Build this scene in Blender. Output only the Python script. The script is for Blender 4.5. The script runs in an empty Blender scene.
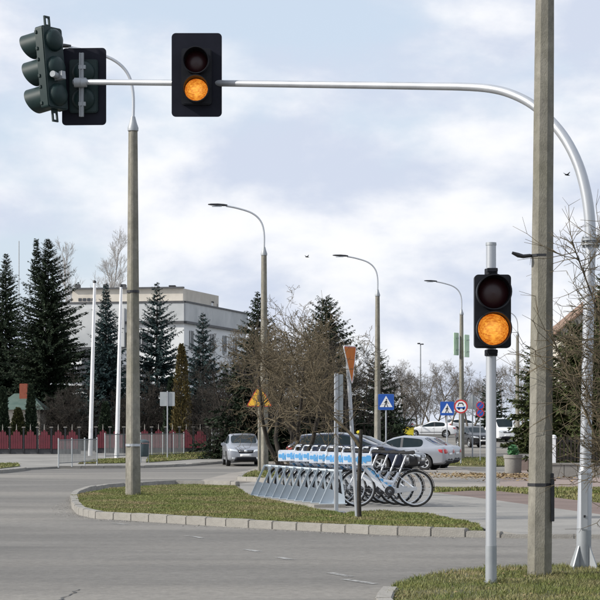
import bpy, bmesh, math, random
import numpy as np
from mathutils import Vector, Matrix
from mathutils.bvhtree import BVHTree
from mathutils.geometry import tessellate_polygon

random.seed(7)
RNG = np.random.default_rng(7)
R = math.radians
PI = math.pi
sc = bpy.context.scene
COL = sc.collection

# ------------------------------------------------------------------ camera
F = 2100.0                      # focal length in photo pixels (600 px wide)
HZ = 424.0                      # row of the horizon in the photo
CH = 1.54                       # eye height
cam = bpy.data.cameras.new('camera')
cam.sensor_width = 36
cam.lens = F / 600 * 36
cam.shift_y = (HZ - 300) / 600
cam.clip_start = 0.5
cam.clip_end = 5000
camo = bpy.data.objects.new('camera', cam)
camo.location = (0, 0, CH)
camo.rotation_euler = (PI / 2, 0, 0)
COL.objects.link(camo)
sc.camera = camo

# ------------------------------------------------------------------ light
SUN = Vector((-0.84, -0.22, 0.53)).normalized()
w = bpy.data.worlds.new('World'); sc.world = w; w.use_nodes = True
nt = w.node_tree; N = nt.nodes; Lk = nt.links; N.clear()
out = N.new('ShaderNodeOutputWorld'); bg = N.new('ShaderNodeBackground')
sky = N.new('ShaderNodeTexSky'); sky.sky_type = 'NISHITA'; sky.sun_disc = False
sky.sun_elevation = math.asin(SUN.z); sky.sun_rotation = math.atan2(SUN.x, SUN.y)
sky.air_density = 1.0; sky.dust_density = 1.6; sky.ozone_density = 1.2
tc = N.new('ShaderNodeTexCoord')
def wnode(t, **k):
    n = N.new(t)
    for a, b in k.items(): setattr(n, a, b)
    return n
mp = wnode('ShaderNodeMapping'); mp.inputs['Scale'].default_value = (1, 1, 1.9)
Lk.new(tc.outputs['Generated'], mp.inputs['Vector'])
def wnoise(scale, detail, rough, off, dist=0.0):
    m = wnode('ShaderNodeMapping'); m.inputs['Location'].default_value = off
    Lk.new(mp.outputs[0], m.inputs['Vector'])
    n = wnode('ShaderNodeTexNoise'); n.inputs['Scale'].default_value = scale
    n.inputs['Detail'].default_value = detail; n.inputs['Roughness'].default_value = rough
    n.inputs['Distortion'].default_value = dist
    Lk.new(m.outputs[0], n.inputs['Vector']); return n
def wramp(src, p0, p1):
    r = wnode('ShaderNodeMapRange'); r.interpolation_type = 'SMOOTHSTEP'
    r.inputs['From Min'].default_value = p0; r.inputs['From Max'].default_value = p1
    Lk.new(src, r.inputs['Value']); return r.outputs['Result']
cover = wramp(wnoise(7.5, 10, 0.52, (3.1, 0.4, 1.7), 0.1).outputs['Fac'], 0.37, 0.56)
shade = wramp(wnoise(10.0, 10, 0.53, (8.3, 5.2, 0.6), 0.1).outputs['Fac'], 0.40, 0.62)
sk = wnode('ShaderNodeVectorMath', operation='SCALE'); sk.inputs['Scale'].default_value = 0.14
Lk.new(sky.outputs[0], sk.inputs[0])
hz = wnode('ShaderNodeMix', data_type='RGBA'); hz.inputs['Factor'].default_value = 0.72   # thin veil over the blue
hz.inputs[7].default_value = (0.74, 0.84, 0.98, 1); Lk.new(sk.outputs[0], hz.inputs[6])
cl = wnode('ShaderNodeMix', data_type='RGBA')
cl.inputs[6].default_value = (0.66, 0.725, 0.865, 1); cl.inputs[7].default_value = (1.0, 1.01, 1.04, 1)
Lk.new(shade, cl.inputs['Factor'])
mx = wnode('ShaderNodeMix', data_type='RGBA')
Lk.new(cover, mx.inputs['Factor']); Lk.new(hz.outputs[2], mx.inputs[6]); Lk.new(cl.outputs[2], mx.inputs[7])
up = wnode('ShaderNodeVectorMath', operation='SCALE'); up.inputs['Scale'].default_value = 10.0   # undone by strength 0.1
Lk.new(mx.outputs[2], up.inputs[0])
Lk.new(up.outputs[0], bg.inputs['Color']); bg.inputs['Strength'].default_value = 0.1
Lk.new(bg.outputs[0], out.inputs['Surface'])

sl = bpy.data.lights.new('sun', 'SUN'); sl.energy = 5.0; sl.angle = R(1.5); sl.color = (1, 0.95, 0.87)
so = bpy.data.objects.new('sun', sl); so.rotation_euler = (-SUN).to_track_quat('-Z', 'Y').to_euler()
so.location = (-30, -20, 40); COL.objects.link(so)
sc.view_settings.view_transform = 'Standard'
try: sc.view_settings.look = 'None'
except Exception: pass
sc.view_settings.gamma = 1.0; sc.view_settings.use_curve_mapping = False
sc.view_settings.exposure = 0.0
sc.render.engine = 'CYCLES'

# ------------------------------------------------------------------ ground shape and pixel helpers
GT = [(-60, 0), (46, 0), (60, -.06), (72, -.17), (85, -.36), (92, -.41), (98, -.41), (107, -.32), (117, -.22), (130, -.17),
      (153, -.14), (170, .1), (190, .42), (220, .6), (400, .8), (3000, 1.0)]
def gz(y):
    for (a, za), (b, zb) in zip(GT, GT[1:]):
        if y <= b: return za + (zb - za) * max(0, (y - a)) / (b - a)
    return GT[-1][1]
def G(px, py, lift=0.0):
    """ground point under a photo pixel"""
    y = F * CH / max(py - HZ, 1)
    for _ in range(40): y = 0.5 * y + 0.5 * F * (CH - gz(y) - lift) / max(py - HZ, 1)
    return Vector(((px - 300) * y / F, y, gz(y) + lift))
def at(px, s, lift=0.0):
    """standing point at photo column px where a metre measures s pixels"""
    y = F / s
    return Vector(((px - 300) / s, y, gz(y) + lift))
def zat(py, s): return CH + (HZ - py) / s       # height of photo row py at scale s

# ------------------------------------------------------------------ materials
MATS = {}
def mat(name, c1, c2=None, rough=0.7, metal=0.0, scale=8.0, detail=4, bump=0.0, bscale=None, c3=None, s3=0.6, island=0.0,
        coords='Object', spec=0.5, coat=0.0, stretch=None, speck=0.0, c4=None, s4=1.0, wear=0.0):
    if name in MATS: return MATS[name]
    m = bpy.data.materials.new(name); m.use_nodes = True
    n = m.node_tree.nodes; l = m.node_tree.links
    b = n['Principled BSDF']
    b.inputs['Roughness'].default_value = rough; b.inputs['Metallic'].default_value = metal
    b.inputs['Specular IOR Level'].default_value = spec
    if coat: b.inputs['Coat Weight'].default_value = coat; b.inputs['Coat Roughness'].default_value = 0.06
    def rgba(c): return (c[0], c[1], c[2], 1)
    b.inputs['Base Color'].default_value = rgba(c1)
    cur = None
    t = n.new('ShaderNodeTexCoord'); src = t.outputs[coords]
    if coords == 'World':
        pass
    if stretch:
        mpp = n.new('ShaderNodeMapping'); mpp.inputs['Scale'].default_value = stretch
        l.new(src, mpp.inputs['Vector']); src = mpp.outputs[0]
    def noise(s, d=detail):
        k = n.new('ShaderNodeTexNoise'); k.inputs['Scale'].default_value = s; k.inputs['Detail'].default_value = d
        k.inputs['Roughness'].default_value = 0.6; l.new(src, k.inputs['Vector']); return k.outputs['Fac']
    def ramp(f, a, bb):
        k = n.new('ShaderNodeMapRange'); k.inputs['From Min'].default_value = a; k.inputs['From Max'].default_value = bb
        l.new(f, k.inputs['Value']); return k.outputs['Result']
    if c2:
        mixn = n.new('ShaderNodeMix'); mixn.data_type = 'RGBA'
        mixn.inputs[6].default_value = rgba(c1); mixn.inputs[7].default_value = rgba(c2)
        f = ramp(noise(scale), .32, .68)
        if island:
            g = n.new('ShaderNodeNewGeometry'); am = n.new('ShaderNodeMix')
            am.inputs['Factor'].default_value = island
            l.new(f, am.inputs[2]); l.new(g.outputs['Random Per Island'], am.inputs[3]); f = am.outputs[0]
        l.new(f, mixn.inputs['Factor']); cur = mixn.outputs[2]
        if c3:
            m3 = n.new('ShaderNodeMix'); m3.data_type = 'RGBA'
            l.new(ramp(noise(s3, 5), .45, .68), m3.inputs['Factor'])
            l.new(cur, m3.inputs[6]); m3.inputs[7].default_value = rgba(c3); cur = m3.outputs[2]
        if c4:
            m4 = n.new('ShaderNodeMix'); m4.data_type = 'RGBA'
            l.new(ramp(noise(s4, 7), .56, .72), m4.inputs['Factor'])
            l.new(cur, m4.inputs[6]); m4.inputs[7].default_value = rgba(c4); cur = m4.outputs[2]
        if wear:
            l.new(ramp(noise(9, 8), wear - .08, wear + .08), b.inputs['Alpha'])
        if speck:
            sm_ = n.new('ShaderNodeMix'); sm_.data_type = 'RGBA'; sm_.blend_type = 'MULTIPLY'; sm_.inputs['Factor'].default_value = 1
            k = n.new('ShaderNodeMapRange'); k.inputs['From Min'].default_value = .3; k.inputs['From Max'].default_value = .7
            k.inputs['To Min'].default_value = 1 - speck; k.inputs['To Max'].default_value = 1 + speck
            kn = n.new('ShaderNodeTexNoise'); kn.inputs['Scale'].default_value = 9; kn.inputs['Detail'].default_value = 9; kn.inputs['Roughness'].default_value = .8; l.new(t.outputs[coords], kn.inputs['Vector']); l.new(kn.outputs['Fac'], k.inputs['Value']); l.new(cur, sm_.inputs[6]); l.new(k.outputs['Result'], sm_.inputs[7]); cur = sm_.outputs[2]
        l.new(cur, b.inputs['Base Color'])
    if bump:
        bn = n.new('ShaderNodeBump'); bn.inputs['Strength'].default_value = bump; bn.inputs['Distance'].default_value = 0.02
        l.new(noise(bscale or scale * 6, 3), bn.inputs['Height']); l.new(bn.outputs[0], b.inputs['Normal'])
    MATS[name] = m
    return m

asphalt = mat('asphalt', (.106, .101, .093), (.168, .160, .147), .88, scale=.5, detail=10, bump=.5, bscale=60, c3=(.235, .220, .195), s3=.10, speck=.34, stretch=(.35, 1, 1), c4=(.088, .085, .080), s4=.26)
concrete = mat('concrete_paving', (.205, .198, .184), (.275, .265, .246), .9, scale=.8, detail=8, bump=.3, bscale=30, c3=(.165, .16, .15), s3=.3, speck=.12)
forecourt_m = mat('forecourt_paving', (.23, .21, .185), (.30, .275, .245), .9, scale=.6, detail=8, bump=.3, bscale=20, c3=(.19, .175, .155), s3=.3, speck=.12)
pinkpave = mat('pink_paving', (.20, .155, .135), (.26, .205, .18), .9, scale=1.2, detail=8, bump=.3, bscale=20)
redpave = mat('red_paving', (.125, .088, .075), (.17, .125, .108), .9, scale=1.0, detail=8, bump=.3, bscale=20)
kerb_m = mat('kerb_concrete', (.22, .21, .19), (.32, .305, .28), .9, scale=2.5, detail=9, bump=.4, bscale=40, c3=(.17, .163, .148), s3=1.1, speck=.12)
soil = mat('soil', (.055, .06, .028), (.12, .115, .055), .95, scale=3, detail=8, bump=.7, bscale=30)
dirt = mat('far_ground', (.10, .10, .07), (.16, .15, .10), .95, scale=.2, detail=8)
grass_m = mat('grass_blades', (.075, .112, .016), (.180, .185, .048), .7, scale=.9, island=.55, c3=(.22, .18, .085), s3=.8)
grass_f = mat('grass_blades_near', (.068, .105, .015), (.185, .185, .050), .7, scale=1.1, island=.6, c3=(.24, .20, .10), s3=1.5)
leaf_litter = mat('dry_leaves', (.20, .135, .065), (.33, .245, .13), .9, scale=3, island=.8)
rail_m = mat('railing_grey', (.17, .18, .185), (.22, .23, .235), .6, .2, scale=4)
galv = mat('galvanised_steel', (.40, .42, .45), (.50, .52, .55), .42, .55, scale=3, stretch=(1, 1, .15), bump=.03)
galv_d = mat('grey_paint', (.28, .30, .32), (.34, .36, .38), .5, .3, scale=6)
polec = mat('weathered_concrete', (.145, .138, .118), (.275, .260, .222), .92, scale=6, detail=10, bump=.3, bscale=90, c3=(.150, .143, .108), s3=2.2, stretch=(1, 1, .4), speck=.25)
black = mat('black_plastic', (.007, .008, .012), (.013, .014, .019), .55, scale=9, spec=.22)
plate_b = mat('backboard_black', (.006, .007, .014), (.010, .011, .020), .6, scale=4, spec=.18)
dgreen = mat('dark_green_plastic', (.006, .019, .020), (.011, .028, .028), .5, scale=6, spec=.3)
rubber = mat('rubber', (.012, .012, .013), (.02, .02, .02), .8, scale=10)
steel = mat('bright_steel', (.62, .64, .67), (.72, .74, .76), .3, .8, scale=10)
dark_steel = mat('dark_metal', (.03, .032, .036), (.05, .05, .055), .5, .6, scale=10)
white_p = mat('white_paint', (.72, .73, .75), (.82, .82, .83), .45, scale=3)
glass = mat('car_glass', (.010, .018, .022), (.014, .022, .026), .05, spec=.22, scale=2)
plate_w = mat('number_plate_white', (.75, .75, .75), (.8, .8, .8), .4, scale=6)
tail_red = mat('tail_lamp_red', (.42, .015, .02), (.55, .03, .035), .12, scale=9, coat=.6)
headl = mat('headlamp_glass', (.62, .66, .70), (.85, .88, .9), .08, .3, scale=14, coat=.8)
bark_d = mat('dark_bark', (.017, .014, .011), (.040, .033, .026), .95, scale=3, bump=.5)
bark_y = mat('yellow_brown_bark', (.070, .055, .034), (.165, .132, .082), .95, scale=3, bump=.5)
bark_p = mat('haze_paled_bark', (.105, .090, .072), (.19, .165, .135), .95, scale=3)  # distance haze is put into this paler bark colour
needle_d = mat('spruce_needles', (.010, .020, .012), (.034, .050, .026), .8, scale=.7, island=.6, spec=.2)
needle_b = mat('blue_spruce_needles', (.018, .036, .037), (.052, .085, .085), .8, scale=.7, island=.6, spec=.2)
needle_y = mat('thuja_needles', (.020, .028, .010), (.060, .058, .020), .8, scale=.9, island=.6, spec=.2)
needle_br = mat('browned_thuja_needles', (.055, .050, .018), (.13, .095, .035), .8, scale=.9, island=.6, spec=.2)
pine_m = mat('pine_needles', (.028, .042, .014), (.085, .098, .034), .8, scale=.8, island=.6, spec=.2)
redf = mat('red_fence_paint', (.095, .010, .020), (.14, .016, .028), .6, scale=2, detail=6)
greyw = mat('grey_render_wall', (.44, .455, .46), (.54, .55, .555), .9, scale=.35, detail=7, c3=(.32, .34, .355), s3=.15)
whitew = mat('white_render_wall', (.60, .62, .63), (.70, .715, .72), .9, scale=.3, detail=7)
tanw = mat('tan_roof_fascia', (.44, .405, .35), (.54, .50, .44), .85, scale=.8, detail=6)
darkw = mat('dark_window', (.012, .015, .02), (.03, .035, .042), .08, scale=1, spec=.8)
trim = mat('dark_trim', (.05, .052, .058), (.08, .08, .085), .6, scale=3)
orange = mat('amber_sign_face', (.44, .11, .004), (.54, .15, .008), .6, scale=4, spec=.15)
yellow_s = mat('yellow_sign_face', (.78, .42, .03), (.86, .50, .05), .45, scale=4)
red_s = mat('red_sign_paint', (.50, .022, .022), (.58, .03, .03), .45, scale=4)
blue_s = mat('blue_sign_face', (.010, .075, .36), (.016, .10, .43), .4, scale=4)
white_s = mat('white_sign_face', (.78, .79, .80), (.84, .84, .85), .45, scale=4)
black_s = mat('black_sign_print', (.015, .015, .015), (.02, .02, .02), .5, scale=4)
signback = mat('sign_back_grey', (.36, .39, .40), (.44, .46, .47), .5, .3, scale=3)
rackm = mat('rack_grey_paint', (.46, .52, .57), (.54, .60, .65), .5, .15, scale=4)
bike_w = mat('bike_white', (.70, .74, .80), (.78, .81, .86), .35, scale=4, coat=.4)
bike_b = mat('bike_blue_print', (.10, .38, .74), (.16, .47, .82), .4, scale=4)
green_l = mat('green_leaves', (.03, .11, .04), (.07, .20, .07), .6, scale=5, island=.6)
greenpan = mat('pale_green_panel', (.42, .60, .42), (.56, .72, .54), .6, scale=2)
yellow_bin = mat('yellow_bin_plastic', (.62, .52, .02), (.72, .60, .04), .5, scale=3)
dark_bin = mat('dark_bin_plastic', (.03, .05, .06), (.05, .075, .085), .5, scale=3)
roof_g = mat('green_roof', (.05, .09, .075), (.09, .13, .11), .7, scale=2)
brick = mat('orange_brick', (.24, .06, .035), (.30, .09, .05), .85, scale=9)
roof_b = mat('brown_roof', (.14, .085, .055), (.22, .14, .095), .8, scale=2)
mark_w = mat('worn_white_marking', (.25, .25, .245), (.38, .38, .37), .85, scale=5, detail=9, c3=(.22, .22, .215), s3=3, wear=.44)
tar = mat('tar_seam', (.05, .05, .05), (.09, .09, .09), .8, scale=4)

def paint(name, c, rough=.28, metal=.35):
    return mat(name, c, tuple(min(1, v * 1.12) for v in c), rough, metal, scale=1.5, coat=.35)
p_silver = paint('silver_car_paint', (.36, .38, .42), metal=.55)
p_silver2 = paint('pale_silver_car_paint', (.33, .345, .37), metal=.5)
p_navy = paint('navy_car_paint', (.012, .020, .045), metal=.1)
p_black = paint('black_car_paint', (.010, .011, .014), metal=.0)
p_white = paint('white_car_paint', (.74, .75, .76), metal=.0)

def lamp_mat(name, c, strength, dark):
    m = bpy.data.materials.new(name); m.use_nodes = True; n = m.node_tree.nodes; l = m.node_tree.links
    b = n['Principled BSDF']; b.inputs['Base Color'].default_value = (*dark, 1); b.inputs['Roughness'].default_value = .35
    if strength:
        t = n.new('ShaderNodeTexCoord')
        mp_ = n.new('ShaderNodeMapping'); mp_.inputs['Location'].default_value = (-.5, -.5, -.5); mp_.inputs['Scale'].default_value = (1, 0, 1)
        l.new(t.outputs['Generated'], mp_.inputs['Vector'])
        ln_ = n.new('ShaderNodeVectorMath'); ln_.operation = 'LENGTH'; sub = n.new('ShaderNodeVectorMath'); sub.operation = 'MULTIPLY'; sub.inputs[1].default_value = (1, 0, 1)
        l.new(mp_.outputs[0], sub.inputs[0]); l.new(sub.outputs[0], ln_.inputs[0])
        v = n.new('ShaderNodeTexNoise'); v.inputs['Scale'].default_value = 7; v.inputs['Detail'].default_value = 4; v.inputs['Roughness'].default_value = .65
        st_ = n.new('ShaderNodeMapping'); st_.inputs['Scale'].default_value = (1, 1, 2.2); l.new(t.outputs['Generated'], st_.inputs['Vector']); l.new(st_.outputs[0], v.inputs['Vector'])
        w_ = n.new('ShaderNodeMath'); w_.operation = 'MULTIPLY_ADD'; w_.inputs[1].default_value = -.62; l.new(ln_.outputs['Value'], w_.inputs[0]); l.new(v.outputs['Fac'], w_.inputs[2])
        r = n.new('ShaderNodeMapRange'); r.inputs['From Min'].default_value = .12; r.inputs['From Max'].default_value = .56
        l.new(w_.outputs[0], r.inputs['Value'])
        mxx = n.new('ShaderNodeMix'); mxx.data_type = 'RGBA'
        mxx.inputs[6].default_value = (c[0] * .38, c[1] * .22, c[2] * .2, 1); mxx.inputs[7].default_value = (c[0], c[1] * 1.7, c[2] * 5, 1)
        l.new(r.outputs['Result'], mxx.inputs['Factor'])
        l.new(mxx.outputs[2], b.inputs['Emission Color']); b.inputs['Emission Strength'].default_value = strength
    return m
amber_lit = lamp_mat('lit_amber_lens', (1.0, .27, .012), 1.15, (.35, .10, .008))
red_off = lamp_mat('dark_red_lens', (0, 0, 0), 0, (.035, .008, .010))
green_off = lamp_mat('dark_green_lens', (0, 0, 0), 0, (.005, .03, .022))

# ------------------------------------------------------------------ mesh helpers
class MB:
    def __init__(s): s.v = []; s.f = []
    def add(s, vs, fs):
        o = len(s.v); s.v.extend([tuple(p) for p in vs]); s.f.extend([tuple(i + o for i in f) for f in fs]); return s
    def box(s, c, d, rot=None):
        x, y, z = d[0] / 2, d[1] / 2, d[2] / 2
        vs = [Vector((sx * x, sy * y, sz * z)) for sz in (-1, 1) for sy in (-1, 1) for sx in (-1, 1)]
        if rot is not None: vs = [rot @ p for p in vs]
        c = Vector(c); vs = [p + c for p in vs]
        return s.add(vs, [(0, 2, 3, 1), (4, 5, 7, 6), (0, 1, 5, 4), (2, 6, 7, 3), (0, 4, 6, 2), (1, 3, 7, 5)])
    def tube(s, pts, rad, n=8, cap=True):
        pts = [Vector(p) for p in pts]
        if not hasattr(rad, '__len__'): rad = [rad] * len(pts)
        t0 = (pts[1] - pts[0]).normalized()
        a = Vector((0, 0, 1)) if abs(t0.z) < .9 else Vector((1, 0, 0))
        u = t0.cross(a).normalized()
        vs = []
        for i, p in enumerate(pts):
            t = (pts[min(i + 1, len(pts) - 1)] - pts[max(i - 1, 0)]).normalized()
            u = (u - t * u.dot(t)).normalized(); b = t.cross(u)
            for k in range(n):
                q = 2 * PI * k / n
                vs.append(p + (u * math.cos(q) + b * math.sin(q)) * rad[i])
        fs = [(i * n + k, i * n + (k + 1) % n, (i + 1) * n + (k + 1) % n, (i + 1) * n + k) for i in range(len(pts) - 1) for k in range(n)]
        if cap: fs += [tuple(range(n - 1, -1, -1)), tuple((len(pts) - 1) * n + k for k in range(n))]
        return s.add(vs, fs)
    def lathe(s, prof, n=20, M=None, close=False):
        vs = []; m = len(prof)
        for k in range(n):
            q = 2 * PI * k / n
            for r, z in prof: vs.append(Vector((r * math.cos(q), r * math.sin(q), z)))
        if M is not None: vs = [M @ p for p in vs]
        fs = []
        for k in range(n):
            k2 = (k + 1) % n
            for i in range(m if close else m - 1):
                j = (i + 1) % m
                fs.append((k * m + i, k2 * m + i, k2 * m + j, k * m + j))
        return s.add(vs, fs)
    def prism(s, poly, t0, t1, M=None):
        """poly in (x, z), extruded along y from t0 to t1"""
        n = len(poly)
        vs = [Vector((a, t0, b)) for a, b in poly] + [Vector((a, t1, b)) for a, b in poly]
        if M is not None: vs = [M @ p for p in vs]
        fs = [tuple(range(n)), tuple(range(2 * n - 1, n - 1, -1))] + [(i, i + n, (i + 1) % n + n, (i + 1) % n) for i in range(n)]
        return s.add(vs, fs)
    def mesh(s, name, m, smooth=40, bevel=0, recalc=True):
        me = bpy.data.meshes.new(name); me.from_pydata(s.v, [], s.f); me.update()
        if bevel or recalc:
            bm = bmesh.new(); bm.from_mesh(me)
            if recalc: bmesh.ops.recalc_face_normals(bm, faces=bm.faces)
            if bevel:
                es = [e for e in bm.edges if len(e.link_faces) == 2 and e.calc_face_angle(0) > R(35)]
                bmesh.ops.bevel(bm, geom=es, offset=bevel, segments=2, affect='EDGES', clamp_overlap=True)
            bm.to_mesh(me); bm.free()
        if smooth:
            me.polygons.foreach_set('use_smooth', [True] * len(me.polygons)); me.set_sharp_from_angle(angle=R(smooth))
        if m: me.materials.append(m)
        return me
    def build(s, name, m, parent=None, **k): return link(name, s.mesh(name, m, **k), parent)

def link(name, me, parent=None):
    o = bpy.data.objects.new(name, me); COL.objects.link(o)
    if parent is not None: o.parent = parent
    return o
def tag(o, label=None, cat=None, group=None, kind=None):
    if label: o['label'] = label
    if cat: o['category'] = cat
    if group: o['group'] = group
    if kind: o['kind'] = kind
    return o
def thing(name, label, cat, loc=(0, 0, 0), rz=0, group=None):
    o = bpy.data.objects.new(name, None); o.empty_display_size = .1; COL.objects.link(o)
    o.location = loc; o.rotation_euler = (0, 0, rz)
    return tag(o, label, cat, group)
KIDS = {}
def copy_tree(o, parent=None):
    c = o.copy(); COL.objects.link(c)
    if parent is not None: c.parent = parent
    for ch in [k for k in ALLC(o)]: copy_tree(ch, c)
    return c
def ALLC(o): return [c for c in bpy.data.objects if c.parent == o]
def np_mesh(name, V, Fa, m, smooth=False):
    """V (n,3); Fa (k,3) triangles or (k,4) quads"""
    me = bpy.data.meshes.new(name); V = np.asarray(V, np.float32); Fa = np.asarray(Fa, np.int32)
    me.vertices.add(len(V)); me.vertices.foreach_set('co', V.ravel())
    k = Fa.shape[1]
    me.loops.add(Fa.size); me.loops.foreach_set('vertex_index', Fa.ravel())
    me.polygons.add(len(Fa)); me.polygons.foreach_set('loop_start', np.arange(len(Fa), dtype=np.int32) * k)
    me.update(calc_edges=True)
    if smooth: me.polygons.foreach_set('use_smooth', [True] * len(Fa))
    me.materials.append(m); return me

# ------------------------------------------------------------------ the ground
def drape(name, pts, lift, m, thick=0.0, kind='structure'):
    bm = bmesh.new()
    vs = [bm.verts.new((p[0], p[1], 0)) for p in pts]
    for tri in tessellate_polygon([[Vector((p[0], p[1], 0)) for p in pts]]):
        if len(set(tri)) == 3: bm.faces.new([vs[i] for i in tri])
    ys = [p[1] for p in pts]
    for a, _ in GT:
        if min(ys) < a < max(ys):
            bmesh.ops.bisect_plane(bm, geom=bm.verts[:] + bm.edges[:] + bm.faces[:], plane_co=(0, a, 0), plane_no=(0, 1, 0), dist=1e-5)
    for v in bm.verts: v.co.z = gz(v.co.y) + lift
    bmesh.ops.recalc_face_normals(bm, faces=bm.faces)
    for f in bm.faces:
        if f.normal.z < 0: f.normal_flip()
    if thick:
        r = bmesh.ops.extrude_face_region(bm, geom=bm.faces[:])
        for g in r['geom']:
            if isinstance(g, bmesh.types.BMVert): g.co.z -= thick
        bmesh.ops.recalc_face_normals(bm, faces=bm.faces)
    me = bpy.data.meshes.new(name); bm.to_mesh(me); bm.free(); me.materials.append(m)
    return tag(link(name, me), kind=kind)
def gp(pix): return [G(*p) for p in pix]

V = []; Fq = []
for a, z in GT:
    for x in (-900, 900): V.append((x, a, z - .03))
Fq = [(2 * i, 2 * i + 1, 2 * i + 3, 2 * i + 2) for i in range(len(GT) - 1)]
me = bpy.data.meshes.new('ground'); me.from_pydata(V, [], Fq); me.materials.append(dirt)
tag(link('ground', me), kind='structure')
drape('road', [(-70, -40), (70, -40), (70, 235), (-70, 235)], 0.0, asphalt)

# island of grass: front edge, right tip, then back along the rack
front = [(70, 500), (71.5, 508), (77, 514.5), (93, 518.5), (119, 520), (165, 523), (230, 527), (330, 532), (380, 535), (430, 536.3), (480, 537.5), (519, 538.5)]
back = [(519, 536.6), (479, 529), (428, 514), (380, 511), (352, 512.5), (343, 514), (262, 498.5), (249, 495), (240, 486), (200, 485), (170, 485), (106, 488.5), (82, 492.5), (73, 496)]
isl = [G(*p) for p in front] + [G(519, 537.4), G(479, 530.5)] + [G(p[0], p[1], .09) for p in back[2:]]
def inset(pts, d):
    n = len(pts); o = []
    area = sum(pts[i].x * pts[(i + 1) % n].y - pts[(i + 1) % n].x * pts[i].y for i in range(n))
    sg = 1 if area > 0 else -1
    for i in range(n):
        a, b, c = pts[i - 1], pts[i], pts[(i + 1) % n]
        e1 = Vector((b.x - a.x, b.y - a.y)).normalized(); e2 = Vector((c.x - b.x, c.y - b.y)).normalized()
        nn = Vector((-e1.y - e2.y, e1.x + e2.x)) * sg
        nn = nn.normalized() if nn.length > 1e-6 else Vector((0, 0))
        o.append(Vector((b.x + nn.x * d, b.y + nn.y * d, 0)))
    return o
ii = inset(isl, .14); NF = len(front)
i2 = inset(isl, .012); isl_in = ii[:NF - 1] + i2[NF + 1:NF + 8] + ii[NF + 8:]
drape('grass_island', isl_in, .09, soil, thick=.12)

def resample(pts, step, closed=False):
    P = [Vector((p[0], p[1], 0)) for p in pts]
    if closed: P.append(P[0])
    o = []; carry = 0
    for a, b in zip(P, P[1:]):
        L = (b - a).length; t = carry
        while t < L: o.append(a.lerp(b, t / L)); t += step
        carry = t - L
    o.append(P[-1]); return o
stone_cache = {}
def kerb(name, line, side=1, w=.15, h=.12, step=1.0, lift=0.0, drop=None):
    """a kerb line of single stones, children of the kerb"""
    P = resample(line, step)
    root = thing(name, None, None); root['kind'] = 'structure'
    for i, (a, b) in enumerate(zip(P, P[1:])):
        d = b - a; L = d.length
        if L < .15: continue
        key = (round(L, 2), w, h)
        if key not in stone_cache:
            mb = MB(); Lx = max(.1, round(L, 2) - .008)
            mb.prism([(-Lx / 2, -.10), (Lx / 2, -.10), (Lx / 2, h), (-Lx / 2, h)], 0, w)
            stone_cache[key] = mb.mesh('kerb_stone', kerb_m, bevel=.012, smooth=30)
        o = link('kerb_stone', stone_cache[key], root)
        mid = (a + b) / 2
        ang = math.atan2(d.y, d.x)
        o.location = (mid.x, mid.y, (gz(a.y) + gz(b.y)) / 2 + lift + random.uniform(-.008, .008) - (.062 * min(1, max(0, (mid.x - drop[0]) / (drop[1] - drop[0]))) if drop else 0))
        o.rotation_euler = (random.uniform(-.02, .02), -math.atan2(gz(b.y) - gz(a.y), L), ang + (0 if side > 0 else PI) + random.uniform(-.008, .008))
    return root
kerb('kerb', isl[:len(front) - 1] + gp([(519, 538.3), (600, 538.6), (700, 540)]), side=1, step=.5, drop=(2.1, 2.9))
bk = [G(p[0], p[1]) for p in back[7:]][::-1]
kerb('kerb', [isl[0]] + bk[:-1], side=-1)

# strip of lawn with the second lamp post
strip = gp([(237, 480.5), (255, 482), (330, 485), (330, 471), (262, 472.5), (244, 475.5)])
drape('grass_strip', inset(strip, .12), .09, soil, thick=.12)
kerb('kerb', gp([(244, 475.5), (237, 480.5), (255, 482), (330, 485)]), side=1)

# paving behind the island, where the bicycles stand
pave = gp([(240, 485.5), (255, 483.4), (330, 486), (433, 489.5), (433, 494.5), (470, 499), (500, 503), (600, 517), (700, 528), (700, 538.5), (600, 537.2), (519, 537)]) + [Vector((p.x, p.y, 0)) for p in isl[len(front):len(front) + 9]]
drape('pavement', pave, .045, concrete, thick=.08)
redp = gp([(433, 494.5), (470, 492.5), (500, 493), (600, 505), (700, 515), (700, 528), (600, 517), (500, 503), (470, 499)])
drape('cycle_path', redp, .041, redpave, thick=.07)
wedge = gp([(433, 489.6), (490, 489.6), (700, 489.6), (700, 515), (600, 505), (500, 493), (470, 492.4), (433, 494.4)])
drape('lawn_wedge', wedge, .030, soil, thick=.05)
kerb('kerb', gp([(428, 489.6), (620, 489.6)]), side=1, h=.06)
fore = gp([(200, 481), (330, 484.5), (433, 489.2), (500, 489.2), (500, 476), (455, 466), (440, 465.5), (330, 461), (268, 461)])
drape('forecourt', fore, .008, forecourt_m)
pinkp = gp([(500, 489.2), (700, 489.2), (700, 470), (520, 470), (500, 476)])
drape('paved_terrace', pinkp, .05, pinkpave, thick=.08)
lawn4 = gp([(436, 466), (452, 459.5), (520, 458), (520, 466.5), (490, 467)])
drape('grass_verge', lawn4, .06, soil, thick=.09)

# verge in the lower right corner
vf = gp([(374, 606), (377, 598), (382, 591.5), (394, 584.5), (426, 576), (470, 571), (530, 567.5), (600, 565.5), (720, 564.5)])
verge = [Vector((1.0, 8.0, 0)), Vector((.80, 14, 0))] + vf + [Vector((8, 8, 0))]
drape('grass_corner', inset(verge, .05), .02, soil, thick=.06)
kerb('kerb', [Vector((.86, 12, 0)), Vector((.80, 16, 0))] + vf[:3] , side=-1, h=.05, w=.15, step=.75)

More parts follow.
